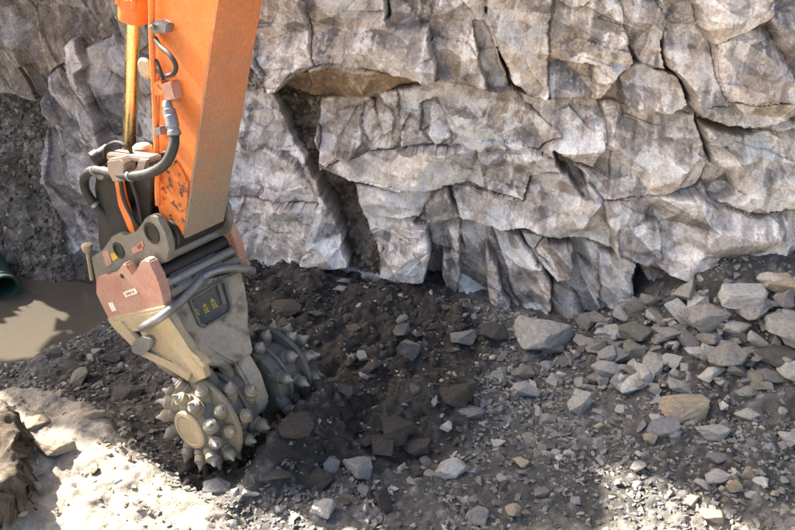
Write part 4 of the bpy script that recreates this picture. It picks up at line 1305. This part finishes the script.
for (q, m_) in ((((131, 248), (141, 243), (143, 250), (133, 254)), 'red'), (((136, 245), (142, 240), (144, 246), (139, 250)), 'red'), (((102, 252), (108, 250), (112, 264), (106, 267)), 'red'), (((110, 254), (115, 252), (118, 258), (113, 261)), 'yellow')):
    part('decal', M[m_], qc, lambda bm: prism(bm, [onA(px, py, -.3035) for px, py in q], TA * .002))
part('cross_tube', M['dark'], qc, lambda bm: rod(bm, onA(150, 262, -.25), onA(150, 262, -.25) + TA * .56, .062, 24, .008))
part('cross_tube', M['steel'], qc, lambda bm: rod(bm, onA(160, 258, -.26), onA(160, 258, -.26) + TA * .60, .042, 24, .006))
part('cross_tube', M['dark'], qc, lambda bm: rod(bm, onA(166, 240, -.25), onA(166, 240, -.25) + TA * .52, .055, 24, .008))
part('lock_cylinder', M['dark'], qc, lambda bm: rod(bm, onA(152, 233, -.25), onA(152, 233, -.25) + TA * .50, .075, 24, .008))

# ---- drum cutter
dc = empty('drum_cutter', T3(0, 0, -.33))
tag(dc, 'dusty twin-drum rock cutter with conical picks digging into dark soil', 'drum cutter')
RED = [(95.5, 279), (98, 277), (104, 278), (110, 276.5), (116.7, 271.8), (123.3, 263.2), (125.3, 264.5), (132, 277.5), (135, 272), (140.5, 261), (144, 259), (149, 261), (156, 276.4), (160, 288), (163, 299), (165, 307), (108, 319), (101, 301.5), (95.5, 293)]
for sgn in (-1, 1):
    sh = Vector() if sgn < 0 else TA * .70
    g = part('guard', M['red'], dc, lambda bm: prism(bm, [onA(px, py, -.40) + sh for px, py in RED], TA * .07, .012, 3))
    part('guard_lip', M['tan'], dc, lambda bm: prism(bm, [onA(px, py, -.412) + sh for px, py in ((107, 318), (164.5, 306), (166, 311), (109, 324))], TA * .10, .006))
    if sgn < 0:
        s_ = part('sticker', M['label'], g, lambda bm: prism(bm, [onA(px, py, -.4035) for px, py in ((122.7, 292.4), (135, 288.2), (137.6, 293.2), (125.5, 297.6))], TA * .002))
        for k in range(5):                                  # worn red lettering, no longer legible
            u0 = .16 + .135 * k
            def glyph(bm, u0=u0, k=k):
                c0, c1, c2, c3 = (Vector(onA(px, py, -.406)) for px, py in ((122.7, 292.4), (135, 288.2), (137.6, 293.2), (125.5, 297.6)))
                P = lambda u, v: c0.lerp(c1, u).lerp(c3.lerp(c2, u), v)
                prism(bm, [P(u0, .3), P(u0 + .035, .3), P(u0 + .035, .72), P(u0, .72)], TA * .001)
                if k != 3:
                    prism(bm, [P(u0 + .04, .3), P(u0 + .10, .3), P(u0 + .10, .4), P(u0 + .04, .4)], TA * .001)
                if k % 2 == 0:
                    prism(bm, [P(u0 + .04, .62), P(u0 + .10, .62), P(u0 + .10, .72), P(u0 + .04, .72)], TA * .001)
                if k in (1, 4):
                    prism(bm, [P(u0 + .075, .42), P(u0 + .10, .42), P(u0 + .10, .72), P(u0 + .075, .72)], TA * .001)
            part('lettering', M['label_red'], g, glyph)
        part('sticker', M['label'], g, lambda bm: prism(bm, [onA(px, py, -.4035) for px, py in ((108, 303.2), (112.4, 302), (116.8, 310.5), (112, 311.8))], TA * .002))
        part('bolt_slot', M['dark'], g, lambda bm: lathe(bm, onA(122, 276, -.401), -TA, [(.016, -.01), (.018, .004), (.008, .005)], 12))

# mounting deck between the guards
part('deck_plate', M['grey'], dc, lambda bm: prism(bm, [T3(-.33, -.42, .86), T3(.33, -.42, .86), T3(.33, .30, .86), T3(-.33, .30, .86)], TU * .05, .008))
part('deck_cover', M['steel'], dc, lambda bm: prism(bm, [onF(px, py, .27) for px, py in ((168, 274), (214, 251), (221, 257), (224, 268), (205, 277), (180, 291))], -TF * .05, .008))
part('mount_bar', M['dark'], dc, lambda bm: rod(bm, T3(-.34, .24, 1.04), T3(.34, .24, 1.04), .05, 20))
part('mount_bar', M['steel'], dc, lambda bm: rod(bm, T3(-.34, .28, .96), T3(.34, .28, .96), .035, 20))
part('mount_bar', M['dark'], dc, lambda bm: rod(bm, T3(-.34, -.25, 1.02), T3(.34, -.25, 1.02), .05, 20))

# housing: window front, tan end, neck
FRONT = [(163, 301), (170, 317), (180, 335), (190, 351), (206, 364), (226, 366), (246, 342), (249, 322), (248.5, 305), (245, 288), (241, 270)]


def housing(bm):
    prism(bm, [onF(px, py, .20) for px, py in FRONT], -TF * .50, .012)


part('housing', M['grey_wet'], dc, housing, 30)
part('end_panel', M['tan'], dc, lambda bm: prism(bm, [onA(px, py, -.415) for px, py in ((109, 322), (165, 309), (170, 319), (180, 337), (190, 352), (203, 366), (206, 378), (192, 384), (176, 366), (150, 352), (143, 340), (140, 330), (118, 334))], TA * .05, .006))
part('end_rib', M['tan'], dc, lambda bm: prism(bm, [onA(px, py, -.44) for px, py in ((110, 325), (120, 322), (146, 352), (172, 362), (190, 376), (188, 382), (168, 368), (142, 357))], TA * .05, .006))
part('end_rib', M['tan'], dc, lambda bm: prism(bm, [onA(px, py, -.425) for px, py in ((164, 310), (169, 316), (190, 351), (206, 366), (203, 368), (185, 352), (163, 318))], TA * .06, .006))
part('lifting_lug', M['steel'], dc, lambda bm: prism(bm, [onA(141 + 11.5 * math.cos(t) * .86 - 8.0 * math.sin(t) * .5, 346 - 11.5 * math.cos(t) * .5 - 8.0 * math.sin(t) * .86, -.455) for t in np.arange(0, 6.2, .35)], TA * .05, .014, 3))
part('neck', M['grey_wet'], dc, lambda bm: prism(bm, [T3(-.095, .17, .50), T3(-.095, .22, .30), T3(-.095, .23, .08), T3(-.095, .17, -.12), T3(-.095, .05, -.20), T3(-.095, -.15, -.15), T3(-.095, -.2, .5)], TA * .155, .02, 3), 40)
part('neck', M['grey_wet'], dc, lambda bm: prism(bm, [T3(-.28, .19, .52), T3(.22, .19, .52), T3(.08, .235, .24), T3(-.11, .235, .24)], -TF * .25, .015, 2), 40)

# recessed window with warning pictograms
WIN = [(190, 300.5), (220, 283), (222.5, 284), (229, 306), (227.5, 312), (205, 325.5), (199.5, 323.5)]
wbox = [onF(px, py, .203) for px, py in WIN]
part('window_panel', M['window'], dc, lambda bm: prism(bm, wbox, -TF * .004, .0))
wc = sum(wbox, Vector()) / len(wbox)


def win_frame(bm):
    n = len(wbox)
    for i in range(n):
        a, b = wbox[i], wbox[(i + 1) % n]
        ao, bo = a + (a - wc).normalized() * .022, b + (b - wc).normalized() * .022
        prism(bm, [a, b, bo, ao], TF * .022, .003, 1)


part('window_frame', M['grey'], dc, win_frame)
part('window_latch', M['grey'], dc, lambda bm: prism(bm, [onF(px, py, .206) for px, py in ((216, 284.5), (219.5, 283), (226, 304), (222, 305.5))], TF * .014, .003))
for gx0, gy0, sc in ((196.5, 312, .8), (205.5, 308, 1.0), (213.5, 303, 1.05)):
    def pict(bm, gx0=gx0, gy0=gy0, sc=sc):
        ex, ey = Vector((.905, -.42)), Vector((.40, .92))
        P = lambda u, v: onF(gx0 + (ex.x * u + ey.x * v) * sc, gy0 + (ex.y * u + ey.y * v) * sc, .2045)
        tri = [(-2.6, -1.2), (0, -5.2), (2.6, -1.2)]
        inn = [(-1.2, -2.0), (0, -3.8), (1.2, -2.0)]
        for i in range(3):
            j = (i + 1) % 3
            prism(bm, [P(*tri[i]), P(*tri[j]), P(*inn[j]), P(*inn[i])], TF * .0012)
        prism(bm, [P(-.35, -3.2), P(.35, -3.2), P(.35, -2.2), P(-.35, -2.2)], TF * .0012)
        for v0, w0 in ((.2, 2.4), (2.0, 2.0), (3.7, 2.5)):
            prism(bm, [P(-w0, v0), P(-.4, v0), P(-.4, v0 + 1.1), P(-w0, v0 + 1.1)], TF * .0012)
            prism(bm, [P(.2, v0), P(w0, v0), P(w0, v0 + 1.1), P(.2, v0 + 1.1)], TF * .0012)
    part('pictogram', M['yellow'], dc, pict)
# bent guard rail across the front
part('guard_rail', M['steel'], dc, lambda bm: tube(bm, [onA(142, 328, -.42), onF(158, 319, .27), onF(178, 304, .30), onF(194, 288, .31), onF(200, 280, .31), onF(199, 277, .29), onF(194, 281, .26)], .030, 14, 8))
part('guard_rail', M['steel'], dc, lambda bm: tube(bm, [onF(186, 289, .25), onF(203, 277, .29), onF(216, 271, .30), onF(233, 268, .31), onF(246, 269, .31), onF(253, 271, .28)], .030, 14, 8))
part('rail_gusset', M['grey'], dc, lambda bm: prism(bm, [onF(px, py, .205) for px, py in ((160, 317), (196, 291), (192, 285), (163, 300))], TF * .05, .006))


# drums with picks
def pick(bm, base, d, k=1.0):
    """holder sleeve and conical carbide tip"""
    lathe(bm, base - d * .06, d, [(.040 * k, 0), (.042 * k, .085), (.036 * k, .092), (.0385 * k, .098), (.0385 * k, .135), (.032 * k, .143)], 14, 0)
    lathe(bm, base + d * .075, d, [(.030 * k, 0), (.027 * k, .016), (.019 * k, .022), (.010 * k, .050), (.003, .060)], 12, 1)


rnd = random.Random(5)
for sgn in (-1, 1):
    drum = empty('drum', T3(0, 0, 0) - dc.location)
    drum.parent = dc
    drum.location = T3(0, 0, 0) - dc.location
    base0 = T3(0, 0, 0)

    def dpart(name, mat, fn, ang=35):
        bm = bmesh.new()
        fn(bm)
        bmesh.ops.translate(bm, verts=bm.verts, vec=-base0)
        bmesh.ops.recalc_face_normals(bm, faces=bm.faces)
        for f in bm.faces:
            f.smooth = True
        for e in bm.edges:
            if len(e.link_faces) == 2 and e.calc_face_angle(0) > math.radians(ang):
                e.smooth = False
        me = bpy.data.meshes.new(name)
        bm.to_mesh(me)
        bm.free()
        for mm in (mat if isinstance(mat, list) else [mat]):
            me.materials.append(mm)
        o_ = link(name, me, None, drum)
        return o_

    ax = TA * sgn
    e0 = .115
    dpart('core', M['drum'], lambda bm: lathe(bm, base0 + ax * e0, ax, [(.10, 0), (.255, 0), (.262, .02), (.262, .22), (.245, .31), (.205, .385), (.16, .40)], 40))
    dpart('end_cap', M['tan'], lambda bm: lathe(bm, base0 + ax * (e0 + .385), ax, [(.12, 0), (.145, .0), (.145, .025), (.138, .034), (.115, .036), (.112, .030), (.0, .030)], 40, cap=False))
    dpart('flange', M['drum'], lambda bm: lathe(bm, base0 + ax * (e0 + .085), ax, [(.20, 0), (.285, 0), (.292, .008), (.292, .022), (.285, .03), (.20, .03)], 48, cap=False))
    dpart('flange', M['drum_dusty'] if sgn < 0 else M['drum'], lambda bm: lathe(bm, base0 + ax * (e0 + .235), ax, [(.22, -.01), (.330, 0), (.338, .008), (.338, .028), (.328, .040), (.22, .06)], 48, cap=False))
    rows_ = [(.035, 7, 0.0, .258, .0), (.165, 9, .35, .265, .05), (.290, 10, .1, .248, .35), (.365, 10, .55, .200, .80)]
    for al, n, ph0, rr, lean in rows_:
        for k in range(n):
            th = ph0 + 2 * math.pi * k / n + rnd.uniform(-.07, .07)
            rad = TF * math.cos(th) + TU * math.sin(th)
            tan_ = ax.cross(rad)
            d = (rad + ax * (lean + rnd.uniform(-.1, .1)) + tan_ * (.45 + rnd.uniform(-.12, .12))).normalized()
            b_ = base0 + ax * (e0 + al) + rad * rr
            dpart('pick', [M['drum_dusty'] if sgn < 0 else M['drum'], M['tip']], lambda bm: pick(bm, b_, d, 1.22 + rnd.uniform(-.12, .08)), 30)

# ---- green drain pipe at the pond
pp, pd = onA(6, 291, 0), Vector((.30, -.9, -.08)).normalized()
x_, y_ = gp(5, 288, -.08)
pp = Vector((x_, y_, -.08))
dp_ = empty('drain_pipe', pp)
tag(dp_, 'dark green plastic drain pipe ending at the pond', 'pipe')
back_d = Vector((-.60, .80, .05)).normalized()


def pipe_wall(bm):
    prof = [(0.123, 0), (0.138, 0), (0.141, .02), (0.138, .05)]
    h = .05
    for k in range(40):
        prof += [(0.138, h), (0.123, h + .02), (0.123, h + .04), (0.138, h + .06)]
        h += .08
    inn = [(0.113, h), (0.113, .02), (0.123, 0)]
    lathe(bm, pp, back_d, prof + inn, 36, cap=False)


part('pipe_wall', M['pipe'], dp_, pipe_wall)
part('rim', M['pipe'], dp_, lambda bm: lathe(bm, pp, back_d, [(0.125, -.004), (0.146, -.004), (0.149, .004), (0.149, .03), (0.141, .035)], 40, cap=False))
